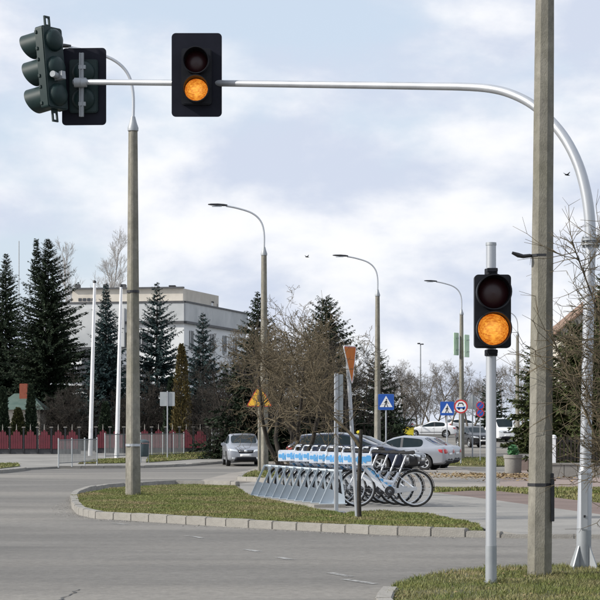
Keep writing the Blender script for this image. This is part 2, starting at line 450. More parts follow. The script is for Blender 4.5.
# left pavement beyond the side street
lp = gp([(-220, 480), (-60, 475), (0, 473.5), (28, 470), (60, 468.5), (140, 468.2), (172, 467), (235, 462.5), (250, 459), (250, 452), (-220, 452)])
drape('pavement', lp, .09, concrete, thick=.12)
kerb('kerb', gp([(-120, 477), (0, 473.6), (27, 470.2)]), side=1, h=.12)
kerb('kerb', gp([(58, 468.6), (140, 468.3), (172, 467.1), (186, 466)]), side=1, h=.12)
kerb('kerb', gp([(192, 465.6), (235, 462.6), (250, 459.2)]), side=1, h=.12)
lg1 = gp([(146, 464.5), (170, 463), (222, 459), (222, 453.5), (150, 456)])
drape('grass_verge', lg1, .12, soil, thick=.05)
lg2 = gp([(-120, 472), (0, 471), (20, 468.6), (18, 466), (-120, 466)])
drape('grass_verge', lg2, .12, soil, thick=.05)
lg3 = gp([(78, 466), (136, 465), (136, 461), (98, 462)])
drape('grass_verge', lg3, .12, soil, thick=.05)

# worn lane marking dashes and a seam in the asphalt
dash = [((113, 523.6), (127, 524.6)), ((188, 536), (204, 538.5)), ((246, 549.5), (259, 552)), ((279, 557.5), (291, 560)), ((330, 573), (350, 577)), ((345, 579.5), (376, 584.5))]
for (a, b) in dash:
    A = G(*a); B = G(*b); d = (B - A).normalized(); nrm = Vector((-d.y, d.x, 0)) * .055
    drape('road_marking', [A - nrm, B - nrm * .8, B + nrm, A + nrm * .7], .005, mark_w)
for line in ([(58, 604), (63, 598), (67, 595), (74, 592.5), (78, 589.5)], [(455, 547.3), (490, 546.8), (526, 547.2)]):
    P = resample(gp(line), .12)
    bm = MB(); vs = []; n = len(P)
    for i, p in enumerate(P):
        d = (P[min(i + 1, n - 1)] - P[max(i - 1, 0)]).normalized(); q = Vector((-d.y, d.x, 0)); o = random.uniform(-.03, .03); ww = random.uniform(.002, .014)
        vs += [p + q * (o - ww) + Vector((0, 0, .005)), p + q * (o + ww) + Vector((0, 0, .005))]
    bm.add(vs, [(2 * i, 2 * i + 1, 2 * i + 3, 2 * i + 2) for i in range(n - 1)])
    tag(bm.build('road_seam', tar, recalc=False, smooth=0), kind='structure')

# ------------------------------------------------------------------ grass blades (stuff)
def inpoly(X, Y, poly):
    r = np.zeros(len(X), bool); n = len(poly)
    for i in range(n):
        x1, y1 = poly[i][0], poly[i][1]; x2, y2 = poly[(i + 1) % n][0], poly[(i + 1) % n][1]
        if y1 == y2: continue
        c = ((Y < y1) != (Y < y2)) & (X < (x2 - x1) * (Y - y1) / (y2 - y1) + x1); r ^= c
    return r
def grass(name, label, poly, n, h, lift, m, wd=.006, patchy=.35):
    xs = [p[0] for p in poly]; ys = [p[1] for p in poly]
    X = RNG.uniform(min(xs), max(xs), n * 3); Y = RNG.uniform(min(ys), max(ys), n * 3)
    k = inpoly(X, Y, poly)
    ph = np.sin(X * 2.1 + 1.3 * np.sin(Y * 1.1)) * np.sin(Y * 1.7 + X * .6)
    k &= RNG.uniform(0, 1, len(X)) > patchy * (ph < -.2)
    X = X[k][:n]; Y = Y[k][:n]; n = len(X)
    Z = np.interp(Y, [a for a, _ in GT], [b for _, b in GT]) + lift - .004
    hh = h * RNG.uniform(.35, 1.25, n) * (1 + .35 * np.sin(X * 3.3 + Y * 2.2) * np.sin(Y * 3.9))
    a = RNG.uniform(0, 2 * PI, n); ww = wd * RNG.uniform(.6, 1.5, n)
    lx = RNG.normal(0, .45, n) * hh; ly = RNG.normal(0, .45, n) * hh
    B = np.stack([X, Y, Z], 1); D = np.stack([np.cos(a) * ww, np.sin(a) * ww, np.zeros(n)], 1)
    M_ = B + np.stack([lx * .35, ly * .35, hh * .6], 1); T = B + np.stack([lx, ly, hh], 1)
    Vv = np.stack([B - D, B + D, M_ + D * .7, M_ - D * .7, T], 1).reshape(-1, 3)
    i = np.arange(n)[:, None] * 5
    Fa = np.concatenate([i + [0, 1, 2], i + [0, 2, 3], i + [3, 2, 4]], 0)
    o = link(name, np_mesh(name, Vv, Fa, m)); return tag(o, label, 'grass', kind='stuff')
vis_verge = [Vector((.75, 16.5, 0))] + [Vector((p.x, p.y, 0)) for p in vf[1:]] + [Vector((7, 16.5, 0))]
grass('grass', 'rough green grass round the near signal pole', inset(vis_verge, .06), 75000, .042, .02, grass_f, .0032)
grass('grass', 'short green and straw grass on the kerbed island', isl_in, 170000, .034, .09, grass_m, .0055)
grass('grass', 'grass round the second lamp post', inset(strip, .14), 12000, .06, .09, grass_m, .012)
grass('grass', 'grass wedge beside the red path', wedge, 16000, .06, .03, grass_m, .012)
grass('grass', 'grass verge below the tall lamp post', lawn4, 9000, .09, .06, grass_m, .016)
for q, l in ((lg1, 'sunlit grass verge below the grey sign'), (lg2, 'grass verge at the left edge'), (lg3, 'thin grass verge at the grey railing')):
    grass('grass', l, q, 9000, .07, .12, grass_m, .018)
def ring(c, r, n_=10): return [Vector((c.x + r * math.cos(2 * PI * k / n_), c.y + .6 * r * math.sin(2 * PI * k / n_), 0)) for k in range(n_)]
for c_, r_, lf, lab in ((at(492.3, 106) + Vector((0, .13, 0)), .15, .02, 'taller grass tuft at the foot of the near signal pole'), (at(539.5, 100), .26, .02, 'taller grass tuft at the foot of the utility pole'), (at(583.5, 95), .30, .02, 'taller grass tuft at the foot of the mast'), (at(133, 49.5), .32, .09, 'taller grass tuft at the foot of the island lamp post')):
    grass('grass_tuft', lab, ring(c_, r_), 380, .065, lf, grass_f, .0035)
def scatter(name, label, poly, n_, lift, size, m, cat):
    xs = [p[0] for p in poly]; ys = [p[1] for p in poly]
    X = RNG.uniform(min(xs), max(xs), n_ * 4); Y = RNG.uniform(min(ys), max(ys), n_ * 4); k = inpoly(X, Y, poly); X = X[k][:n_]; Y = Y[k][:n_]; n_ = len(X)
    Z = np.interp(Y, [a for a, _ in GT], [b for _, b in GT]) + lift
    a = RNG.uniform(0, 2 * PI, n_); r = size * RNG.uniform(.5, 1.4, n_); P0 = np.stack([X, Y, Z + r * .3], 1)
    U = np.stack([np.cos(a), np.sin(a), RNG.uniform(-.4, .4, n_)], 1) * r[:, None]; W = np.stack([-np.sin(a), np.cos(a), RNG.uniform(-.4, .4, n_)], 1) * r[:, None] * .6; T_ = np.array([[0, 0, 1.]]) * r[:, None] * .45
    Vv = np.stack([P0 - U, P0 - W, P0 + U, P0 + W, P0 + T_], 1).reshape(-1, 3); i = np.arange(n_)[:, None] * 5
    tag(link(name, np_mesh(name, Vv, np.concatenate([i + [0, 1, 4], i + [1, 2, 4], i + [2, 3, 4], i + [3, 0, 4]], 0), m)), label, cat, kind='stuff')
scatter('fallen_leaves', 'scattered dead leaves in the corner grass', inset(vis_verge, .1), 130, .04, .017, leaf_litter, 'leaves')
scatter('fallen_leaves', 'scattered dead leaves on the island grass', isl_in, 220, .105, .02, leaf_litter, 'leaves')
fo = isl[:NF - 1]; fo2 = [q_ for q_ in inset(isl, -.4)[:NF - 1]]
scatter('road_grit', 'pale grit and sand lying along the island kerb', [Vector((p_.x, p_.y, 0)) for p_ in fo] + fo2[::-1], 3600, .0, .011, kerb_m, 'grit')
# dry leaves blown against the planter
n = 1600
c = G(505, 478)
X = c.x + RNG.normal(-.3, 1.2, n); Y = c.y + RNG.normal(.6, 3.0, n)
Z = np.interp(Y, [a for a, _ in GT], [b for _, b in GT]) + .055 + RNG.uniform(0, .03, n)
a = RNG.uniform(0, 2 * PI, n); r = RNG.uniform(.03, .07, n)
P0 = np.stack([X, Y, Z], 1); U = np.stack([np.cos(a), np.sin(a), RNG.uniform(-.3, .6, n)], 1) * r[:, None]; W = np.stack([-np.sin(a), np.cos(a), RNG.uniform(-.3, .6, n)], 1) * r[:, None] * .6
o = link('fallen_leaves', np_mesh('fallen_leaves', np.stack([P0 - U, P0 - W, P0 + U, P0 + W], 1).reshape(-1, 3), np.arange(n * 4).reshape(-1, 4), leaf_litter))
tag(o, 'dry brown leaves lying in front of the round planter', 'leaves', kind='stuff')

# ------------------------------------------------------------------ traffic signals
def rounded(wd, ht, r, n=5, cx=0, cz=0):
    p = []
    for sx, sz, a0 in ((1, -1, -90), (1, 1, 0), (-1, 1, 90), (-1, -1, 180)):
        for i in range(n + 1):
            a = R(a0 + 90 * i / n); p.append((cx + sx * (wd / 2 - r) + r * math.cos(a), cz + sz * (ht / 2 - r) + r * math.sin(a)))
    return p
def signal_head(root, n, wd, pitch, ld, mats, hous, board=None, full=False, vis=.24, boardm=None, part='housing'):
    """head facing local -Y, centred on the local origin; children of root"""
    H = pitch * n
    mb = MB(); dep = .14
    mb.prism(rounded(wd, H, .035), -dep / 2, dep / 2)
    ho = mb.build('housing', hous, root, bevel=.012, smooth=35)
    # bulged backs, seams and hinge lugs
    sm = MB()
    for i in range(n):
        z = H / 2 - pitch * (i + .5)
        sm.lathe([(0, 0), (wd * .20, 0), (wd * .34, -.03), (wd * .40, -.055)][::-1] and [(wd * .40, 0), (wd * .38, .04), (wd * .28, .075), (wd * .12, .09), (0.0, .092)], 20,
                 Matrix.Translation((0, dep / 2, z)) @ Matrix.Rotation(-PI / 2, 4, 'X'))
        for sx in ((-1, 1) if n == 3 else ()):
            sm.box((sx * (wd / 2 + .006), -dep / 2 + .03, z + pitch * .3), (.02, .03, .035)); sm.box((sx * (wd / 2 + .006), -dep / 2 + .03, z - pitch * .3), (.02, .03, .035))
    sm.build('module_back', hous, ho, smooth=50)
    for i in range(n):
        z = H / 2 - pitch * (i + .5)
        dm = MB(); r = ld / 2
        dm.lathe([(r, 0), (r * .92, .012), (r * .7, .028), (r * .4, .038), (0, .042)], 28, Matrix.Translation((0, -dep / 2 - .004, z)) @ Matrix.Rotation(PI / 2, 4, 'X'))
        dm.build('lens', mats[i], root, smooth=60)
        vm = MB()       # visor: ring, then a hood cut open towards the bottom
        seg = 36; ro = r + .016; ri = r + .006
        vs = []; fs = []
        for k in range(seg + 1):
            a = 2 * PI * k / seg - PI / 2
            low = (1 - math.sin(a)) / 2          # 1 at the bottom
            L = vis * (1 - .86 * low ** 1.3) if not full else vis * (1 - .35 * low)
            for rr, y in ((ro, -dep / 2 + .002), (ro * 1.01, -dep / 2 - L), (ri * 1.01, -dep / 2 - L), (ri, -dep / 2 + .002)):
                vs.append((rr * math.cos(a), y, z + rr * math.sin(a)))
        for k in range(seg):
            for j in range(3): fs.append((k * 4 + j, (k + 1) * 4 + j, (k + 1) * 4 + j + 1, k * 4 + j + 1))
        vm.add(vs, fs); vm.build('visor', hous, root, smooth=40)
    if board:
        bw, bh, bx, bz = board
        mb = MB(); mb.prism(rounded(bw, bh, .05, 5, bx, bz), dep / 2 + .012 - .07, dep / 2 + .018 - .07)
        mb.build('backboard', boardm or plate_b, root, smooth=20)
    return ho

# --- near signal on its own steel pole
S1 = 106.0
p = at(492.3, S1, .02)
sg = thing('traffic_signal', 'two lamp signal glowing amber on a short silver pole in the corner grass', 'traffic light', p)
zt = zat(242, S1) - p.z
mb = MB(); mb.tube([(0, .13, .36), (0, .13, zt)], [.052, .047], 24); mb.build('pole', galv, sg, smooth=50)
mb = MB(); mb.tube([(0, .13, -.08), (0, .13, .365)], .054, 24); mb.tube([(0, .13, -.06), (0, .13, .03)], .068, 24); mb.build('pole_foot', galv_d, sg, smooth=50)
mb = MB(); mb.lathe([(.0, .012), (.05, .006), (.052, -.02), (.048, -.02)], 24, Matrix.Translation((0, .13, zt))); mb.build('cap', galv_d, sg, smooth=50)
hd = thing('signal_head', None, None); hd.parent = sg; hd.location = (0, 0, zat(311.5, S1) - p.z); hd.rotation_euler = (0, 0, 0)
for k in ('label', 'category', 'group'):
    if k in hd: del hd[k]
def flat_head(root, z, *a, **k):
    """head parts as direct children of root, moved up by z"""
    before = set(bpy.data.objects)
    h = signal_head(root, *a, **k)
    for o in set(bpy.data.objects) - before:
        if o.parent == root: o.location.z += z
    return h
bpy.data.objects.remove(hd)
flat_head(sg, zat(311.5, S1) - p.z, 2, .343, .345, .295, [red_off, amber_lit], black, vis=.20, full=True)
for zz in (zat(271, S1), zat(352.5, S1)):
    mb = MB()
    mb.tube([(0, .13, zz - p.z - .03), (0, .13, zz - p.z + .03)], .062, 20)
    mb.box((0, .055, zz - p.z), (.07, .13, .05)); mb.lathe([(.0, .09), (.018, .088), (.022, 0)], 10, Matrix.Translation((0, .07, zz - p.z)) @ Matrix.Rotation(PI / 2, 4, 'X'))
    mb.box((0, .02, zz + .01 - p.z), (.10, .1, .035))
    mb.build('bracket', black, sg, bevel=.004)

# --- mast with the long arm
S2 = 95.0
pm = at(583.5, S2, .02)
ms = thing('signal_mast', 'silver steel mast with a long curved arm reaching over the road', 'signal mast', pm)
mzl = lambda py: zat(py, S2) - pm.z
mb = MB(); mb.tube([(0, 0, -.1), (.005, 0, mzl(530))], .078, 24); mb.build('mast_foot', galv_d, ms, smooth=50)
mb = MB(); mb.tube([(.005, 0, mzl(530)), (.02, 0, mzl(474)), (.02, 0, mzl(466))], [.077, .075, .058], 24)
mb.tube([(.02, 0, mzl(467)), (.055, 0, mzl(300)), (.075, 0, mzl(243))], [.060, .058, .056], 24); mb.build('mast_tube', galv, ms, smooth=50)
mb = MB()
for k in range(4):
    a = PI / 4 + k * PI / 2; M = Matrix.Rotation(a, 4, 'Z')
    mb.prism([(.07, -.02), (.175, -.02), (.175, .03), (.082, .24), (.07, .24)], -.008, .008, M)
mb.build('gusset', galv_d, ms, smooth=0)
mb = MB(); mb.box((-.0, -.075, mzl(500)), (.075, .02, .62)); mb.build('access_door', galv, ms, bevel=.006)
mb = MB(); mb.box((.0, -.083, mzl(516)), (.02, .02, .025)); mb.build('door_lock', dark_steel, ms)
mb = MB()
for dz in (-.035, .012): mb.lathe([(.05, 0), (.10, 0), (.10, .022), (.05, .022)], 24, Matrix.Translation((.075, 0, mzl(242) + dz)), close=True)
for k in range(8):
    a = k * PI / 4; mb.lathe([(0, -.06), (.011, -.06), (.011, .055), (0, .055)], 6, Matrix.Translation((.075 + .082 * math.cos(a), .082 * math.sin(a), mzl(242))))
mb.build('flange', galv_d, ms, smooth=35)
S3 = 80.0                                           # scale at the arm's tip
apx = [(590.5, 243), (589.5, 217), (585.5, 190), (578, 164), (566, 140), (551, 121), (533, 105), (514, 95), (495, 89.5), (470, 87), (420, 86), (300, 84.3), (197, 83), (120, 82.3), (74, 82)]
def arm_pt(px, py):
    t = max(0, min(1, (590 - px) / (590 - 74))); s = 1 / ((1 - t) / S2 + t / S3)
    return Vector(((px - 300) / s, F / s, zat(py, s)))
apts = [arm_pt(*q) for q in apx]
# smooth the bend
def catmull(P, k=4):
    o = []
    for i in range(len(P) - 1):
        p0, p1, p2, p3 = P[max(i - 1, 0)], P[i], P[i + 1], P[min(i + 2, len(P) - 1)]
        for j in range(k):
            t = j / k
            o.append(.5 * ((2 * p1) + (p2 - p0) * t + (2 * p0 - 5 * p1 + 4 * p2 - p3) * t * t + (3 * p1 - p0 - 3 * p2 + p3) * t ** 3))
    return o + [P[-1]]
ac = catmull(apts)
n = len(ac)
mb = MB(); mb.tube([q - pm for q in ac], [.060 + (.034 - .060) * (i / (n - 1)) ** 1.2 for i in range(n)], 24); mb.build('arm', galv, ms, smooth=60)
for px in (190, 205, 84):
    mb = MB(); q = arm_pt(px, 82.8) - pm; mb.tube([q + Vector((-.035, 0, 0)), q + Vector((.035, 0, 0))], .055, 16); mb.build('clamp', galv_d, ms, smooth=40)
arm_dir = (apts[-1] - apts[-3]).normalized()

# --- amber signal hung on the arm
q = arm_pt(197.5, 83); sH = F / q.y
loc = Vector(((197.5 - 300) / sH, q.y - .20, zat(80, sH)))
t = thing('traffic_signal', 'two lamp signal with black backboard glowing amber on the overhead arm', 'traffic light', loc, 0)
signal_head(t, 2, .36, .335, .275, [red_off, amber_lit], black, board=(.60, 1.0, .0, 0.03), vis=.22, full=True)
mb = MB(); mb.box((0, .14, 0), (.05, .10, .5)); mb.box((0, .19, -.02), (.12, .12, .10)); mb.build('bracket', galv_d, t, bevel=.004)
# --- signal seen from behind at the arm's end
q = arm_pt(82, 82); sH = F / q.y
loc = Vector(((82.5 - 300) / sH, q.y + .22, zat(84, sH)))
t = thing('traffic_signal', 'dark signal seen from behind with black backboard near the arm tip', 'traffic light', loc, PI - .06)
signal_head(t, 2, .36, .335, .275, [red_off, amber_lit], dgreen, board=(.56, .97, 0, 0), vis=.22, full=True)
mb = MB(); mb.box((.01, .155, .0), (.06, .02, .80)); mb.box((0.03, .165, .0), (.012, .04, .80)); mb.box((-.01, .165, 0), (.012, .04, .80)); mb.box((.0, .14, .22), (.09, .08, .05)); mb.box((0, .14, -.24), (.09, .08, .05))
mb.tube([(-.06, .21, .02), (.09, .21, .02)], .06, 14)
mb.build('bracket', galv_d, t, bevel=.003)
# --- three lamp signal at the very end, turned to the left
loc = Vector(((52 - 300) / sH, q.y - .06, zat(69.5, sH)))
t = thing('traffic_signal', 'dark green three lamp signal at the arm tip facing left', 'traffic light', loc)
t.rotation_euler = (Matrix.Rotation(R(-127), 4, 'Z') @ Matrix.Rotation(R(6.5), 4, 'X')).to_euler()
signal_head(t, 3, .36, .345, .29, [red_off, red_off, green_off], dgreen, vis=.33, full=True)
for sz in (-1, 1):
    mb = MB()
    mb.prism([(-.05, sz * .50), (.05, sz * .50), (.05, sz * .645), (.025, sz * .645), (.025, sz * .56), (-.025, sz * .56), (-.025, sz * .645), (-.05, sz * .645)], -.02, .0)
    mb.prism([(-.05, sz * .645), (.05, sz * .645), (.05, sz * .67), (-.05, sz * .67)], -.02, .0)
    mb.build('mounting_plate', dgreen, t, smooth=0)
mb = MB(); mb.box((.0, .12, -.12), (.07, .16, .10)); mb.tube([(0, .1, -.12), (.16, .16, -.12)], .04, 12); mb.build('bracket', galv_d, t, bevel=.004)

# ------------------------------------------------------------------ concrete utility pole in the corner
S4 = 100.0
pu = at(539.5, S4, .02)
po = thing('utility_pole', 'weathered concrete utility pole standing between signal pole and mast', 'pole', pu, R(-7))
def octo(wx, wy, ch): return [(-wx + ch, -wy), (wx - ch, -wy), (wx, -wy + ch), (wx, wy - ch), (wx - ch, wy), (-wx + ch, wy), (-wx, wy - ch), (-wx, -wy + ch)]
def taper(mb, levels):
    """levels: (z, cx, cy, wx, wy, ch)"""
    vs = []
    for z, cx, cy, wx, wy, ch in levels: vs += [(cx + a, cy + b, z) for a, b in octo(wx, wy, ch)]
    fs = [(i * 8 + k, i * 8 + (k + 1) % 8, (i + 1) * 8 + (k + 1) % 8, (i + 1) * 8 + k) for i in range(len(levels) - 1) for k in range(8)]
    fs += [tuple(range(8)), tuple((len(levels) - 1) * 8 + k for k in range(7, -1, -1))]
    return mb.add(vs, fs)
lv = []
for i in range(30):
    z = -.1 + i * .36; f = z / 10
    lv.append((z, .06 * z / 5.9 * .9, 0, .122 - .044 * f * 1.15 + random.uniform(-.0015, .0015), .128 - .05 * f + random.uniform(-.0015, .0015), .072 - .024 * f))
mb = MB(); taper(mb, lv); mb.build('shaft', polec, po, smooth=20)
mb = MB()
zb = zat(486, S4) - pu.z; mb.lathe([(.135, 0), (.139, 0), (.139, .03), (.135, .03)], 8, Matrix.Translation((.01, 0, zb)) @ Matrix.Rotation(PI / 8, 4, 'Z'), close=True)
mb.build('strap', dark_steel, po, smooth=0)
mb = MB(); zb = zat(257, S4) - pu.z
mb.lathe([(.118, 0), (.123, 0), (.123, .025), (.118, .025)], 8, Matrix.Translation((.02, 0, zb)) @ Matrix.Rotation(PI / 8, 4, 'Z'), close=True)
mb.tube([(-.09, -.06, zb + .01), (-.16, -.1, zb - .0), (-.21, -.11, zb + .012), (-.27, -.13, zb + .035)], [.018, .02, .024, .014], 8)
mb.build('wire_hook', dark_steel, po, smooth=40)
mb = MB(); mb.box((.128, -.06, zat(478, S4) - pu.z), (.03, .05, .10)); mb.box((.131, -.06, zat(500, S4) - pu.z), (.035, .06, .42)); mb.build('cable_cover', dark_steel, po, bevel=.004)

# ------------------------------------------------------------------ street lamps
def lamp_post(label, px, s, lift, lean=0.0, reach=1.75, straps=(), yaw=0.0):
    b = at(px, s, lift)
    t = thing('street_lamp', label, 'street lamp', b, yaw, 'concrete street lamps along the street')
    H = 7.4
    lv = [(z, 0, 0, .122 - .045 * max(z, 0) / H, .122 - .045 * max(z, 0) / H, .026) for z in np.linspace(-.1, H, 16)]
    mb = MB(); taper(mb, lv); sh = mb.build('shaft', polec, t, smooth=20); sh.rotation_euler.z = R(41)
    x0 = lean * H
    mb = MB(); mb.lathe([(.108, -.03), (.112, .03), (.075, .14), (.045, .26), (.0, .26)], 16, Matrix.Translation((x0, 0, H))); mb.build('collar', galv_d, t, smooth=40)
    P = [Vector((x0, 0, H + .1)), Vector((x0, 0, H + .75)), Vector((x0 - .12, 0, H + 1.15)), Vector((x0 - .42, 0, H + 1.42)), Vector((x0 - .9, 0, H + 1.58)), Vector((x0 - reach + .45, 0, H + 1.66))]
    mb = MB(); mb.tube(catmull(P, 5), .032, 10); mb.build('arm', galv, t, smooth=60)
    mb = MB()
    e = Vector((x0 - reach + .5, 0, H + 1.665))
    vs = []; ring = [(0, .035, .035), (-.12, .07, .05), (-.32, .12, .055), (-.56, .11, .04), (-.66, .04, .02)]
    for dx, wy, hz_ in ring:
        for k in range(10):
            a = 2 * PI * k / 10; vs.append((e.x + dx, wy * math.cos(a), e.z + .01 - dx * .05 + hz_ * math.sin(a) * (1 if math.sin(a) > 0 else .6)))
    mb.add(vs, [(i * 10 + k, i * 10 + (k + 1) % 10, (i + 1) * 10 + (k + 1) % 10, (i + 1) * 10 + k) for i in range(4) for k in range(10)] + [tuple(range(10)), tuple(range(49, 39, -1))])
    lum = mb.build('luminaire', dark_steel, t, smooth=50)
    mb = MB(); mb.box((e.x - .36, 0, e.z - .02), (.34, .16, .02)); mb.build('lamp_glass', headl, lum, bevel=.005)
    for z in straps:
        mb = MB(); r_ = .150 - .055 * z / H
        mb.lathe([(r_, 0), (r_ + .008, 0), (r_ + .008, .05), (r_, .05)], 16, Matrix.Translation((lean * z, 0, z)), close=True)
        mb.build('strap', dark_steel if z > 3 else galv, t, smooth=0)
    return t
lamp_post('street lamp on the grass island with its concrete shaft by the kerb', 133, 49.5, .09, straps=(4.1, 1.0))
lamp_post('street lamp rising behind the bare tree beside the orange warning sign', 264, 29.3, .09)
lamp_post('street lamp beyond the parked cars behind the tilted orange sign', 377.5, 23.5, 0.0)
l4 = lamp_post('street lamp carrying pale green panels beside the round red sign', 461.5, 19.6, .06)
lamp_post('distant street lamp showing just right of the near amber signal', 517.5, 15.6, .0)
# green panels on the fourth lamp post
b4 = at(461.5, 19.6, .06)
for sx in (-1, 1):
    mb = MB(); mb.prism(rounded(.52, 1.15, .04), -.012, .012); M0 = mb.build('advert_panel', greenpan, None, smooth=20)
    M0.location = (b4.x + sx * .27, b4.y, zat(345 + sx * 1, 19.6)); M0.rotation_euler = (0, 0, R(58))
    tag(M0, 'pale green panel on the lamp post, ' + ('left' if sx < 0 else 'right') + ' of the shaft', 'panel', 'green panels on the lamp post')
    mb = MB(); mb.box((0, 0, .3), (.05, .3, .03)); mb.box((0, 0, -.3), (.05, .3, .03)); mb.build('bracket', galv_d, M0)
# far thin lamp seen over the trees
b = at(420.5, 9.0)
t = thing('street_lamp', 'tiny far twin-headed lamp above the bare trees', 'street lamp', b)
H = zat(344, 9.0) - b.z
mb = MB(); mb.tube([(0, 0, -.1), (0, 0, H)], [.10, .06], 8); mb.build('shaft', galv_d, t)
mb = MB(); mb.box((-.18, 0, H + .05), (.34, .3, .14)); mb.box((.2, 0, H - .02), (.32, .3, .12)); mb.build('luminaire', dark_steel, t, bevel=.03)

# ------------------------------------------------------------------ bicycle station
SB = 55.5
near = Vector(((415 - 300) / SB, F / SB, 0))            # rear hub of the nearest bicycle
step = Vector((-.150, .50, 0))
rack_z = .045
R0 = Vector((near.x - 1.04, near.y, 0))                # front hub of the nearest bicycle
rk = thing('bicycle_rack', 'grey sheet metal bicycle rack with slanted docks at the grass edge', 'bicycle rack', (R0.x - .36, R0.y, rack_z))
nb = 10
row = math.atan2(step.y, step.x)
mb = MB()
for a, b_, zz, hh in ((-.42, .14, -.16, .215),):
    A = Vector((a, -.35, 0)); B = Vector((b_, -.35, 0)); E = step * (nb - 1) + Vector((0, .7, 0))
    vs = [A, B, B + E, A + E]; mb.add([v + Vector((0, 0, zz)) for v in vs] + [v + Vector((0, 0, zz + hh)) for v in vs], [(3, 2, 1, 0), (4, 5, 6, 7), (0, 1, 5, 4), (1, 2, 6, 5), (2, 3, 7, 6), (3, 0, 4, 7)])
mb.build('base_slab', kerb_m, rk, smooth=0)
dk = MB()
# side plate with folded flange on the slanted edge
dk.prism([(-.34, 0), (.12, 0), (.11, .16), (-.21, .30)], -.006, .006)
dk.prism([(.07, .176), (.11, .158), (.05, .60), (.0, .60)], -.006, .006)
dk.prism([(-.212, .297), (-.17, .282), (-.04, .60), (-.075, .60)], -.006, .006)
sl_a, sl_b = Vector((-.34, 0, 0)), Vector((-.06, 0, .62)); d = (sl_b - sl_a); nn = Vector((-d.z, 0, d.x)).normalized() * .008
dk.add([sl_a + nn + Vector((0, y, 0)) for y in (-.05, .05)] + [sl_b + nn + Vector((0, y, 0)) for y in (.05, -.05)] + [sl_a - nn * .2 + Vector((0, y, 0)) for y in (-.05, .05)] + [sl_b - nn * .2 + Vector((0, y, 0)) for y in (.05, -.05)],
       [(0, 1, 2, 3), (7, 6, 5, 4), (0, 4, 5, 1), (1, 5, 6, 2), (2, 6, 7, 3), (3, 7, 4, 0)])
dk.box((.0, .09, .60), (.14, .20, .03)); dk.box((-.1, .0, .01), (.5, .16, .014))
dme = dk.mesh('dock', rackm, smooth=20)
for i in range(nb):
    o = link('dock', dme, rk); o.location = Vector((.02, -.1, .055)) + step * i
mb = MB()
e0 = Vector((.0, -.1, .655)); e1 = e0 + step * (nb - 1) + Vector((0, .2, 0))
mb.tube([e0 - Vector((0, .06, 0)), e1], .022, 8); mb.build('top_rail', rackm, rk)
# totem post in front of the rack
pt = G(338.3, 512.5, .085); sT = F / pt.y
t = thing('station_post', 'tall grey slotted metal post at the near end of the bicycle rack', 'post', pt, R(12))
hh = zat(373, sT) - pt.z
mb = MB(); mb.box((-.035, 0, hh / 2), (.055, .09, hh)); mb.build('post', galv, t, bevel=.008)
mb = MB(); mb.box((.045, .01, hh / 2 + hh * .30), (.07, .05, hh * .38)); mb.build('sign_blade', signback, t, bevel=.006)
mb = MB(); mb.box((0, 0, .008), (.2, .2, .02)); mb.build('base_plate', galv_d, t, bevel=.004)

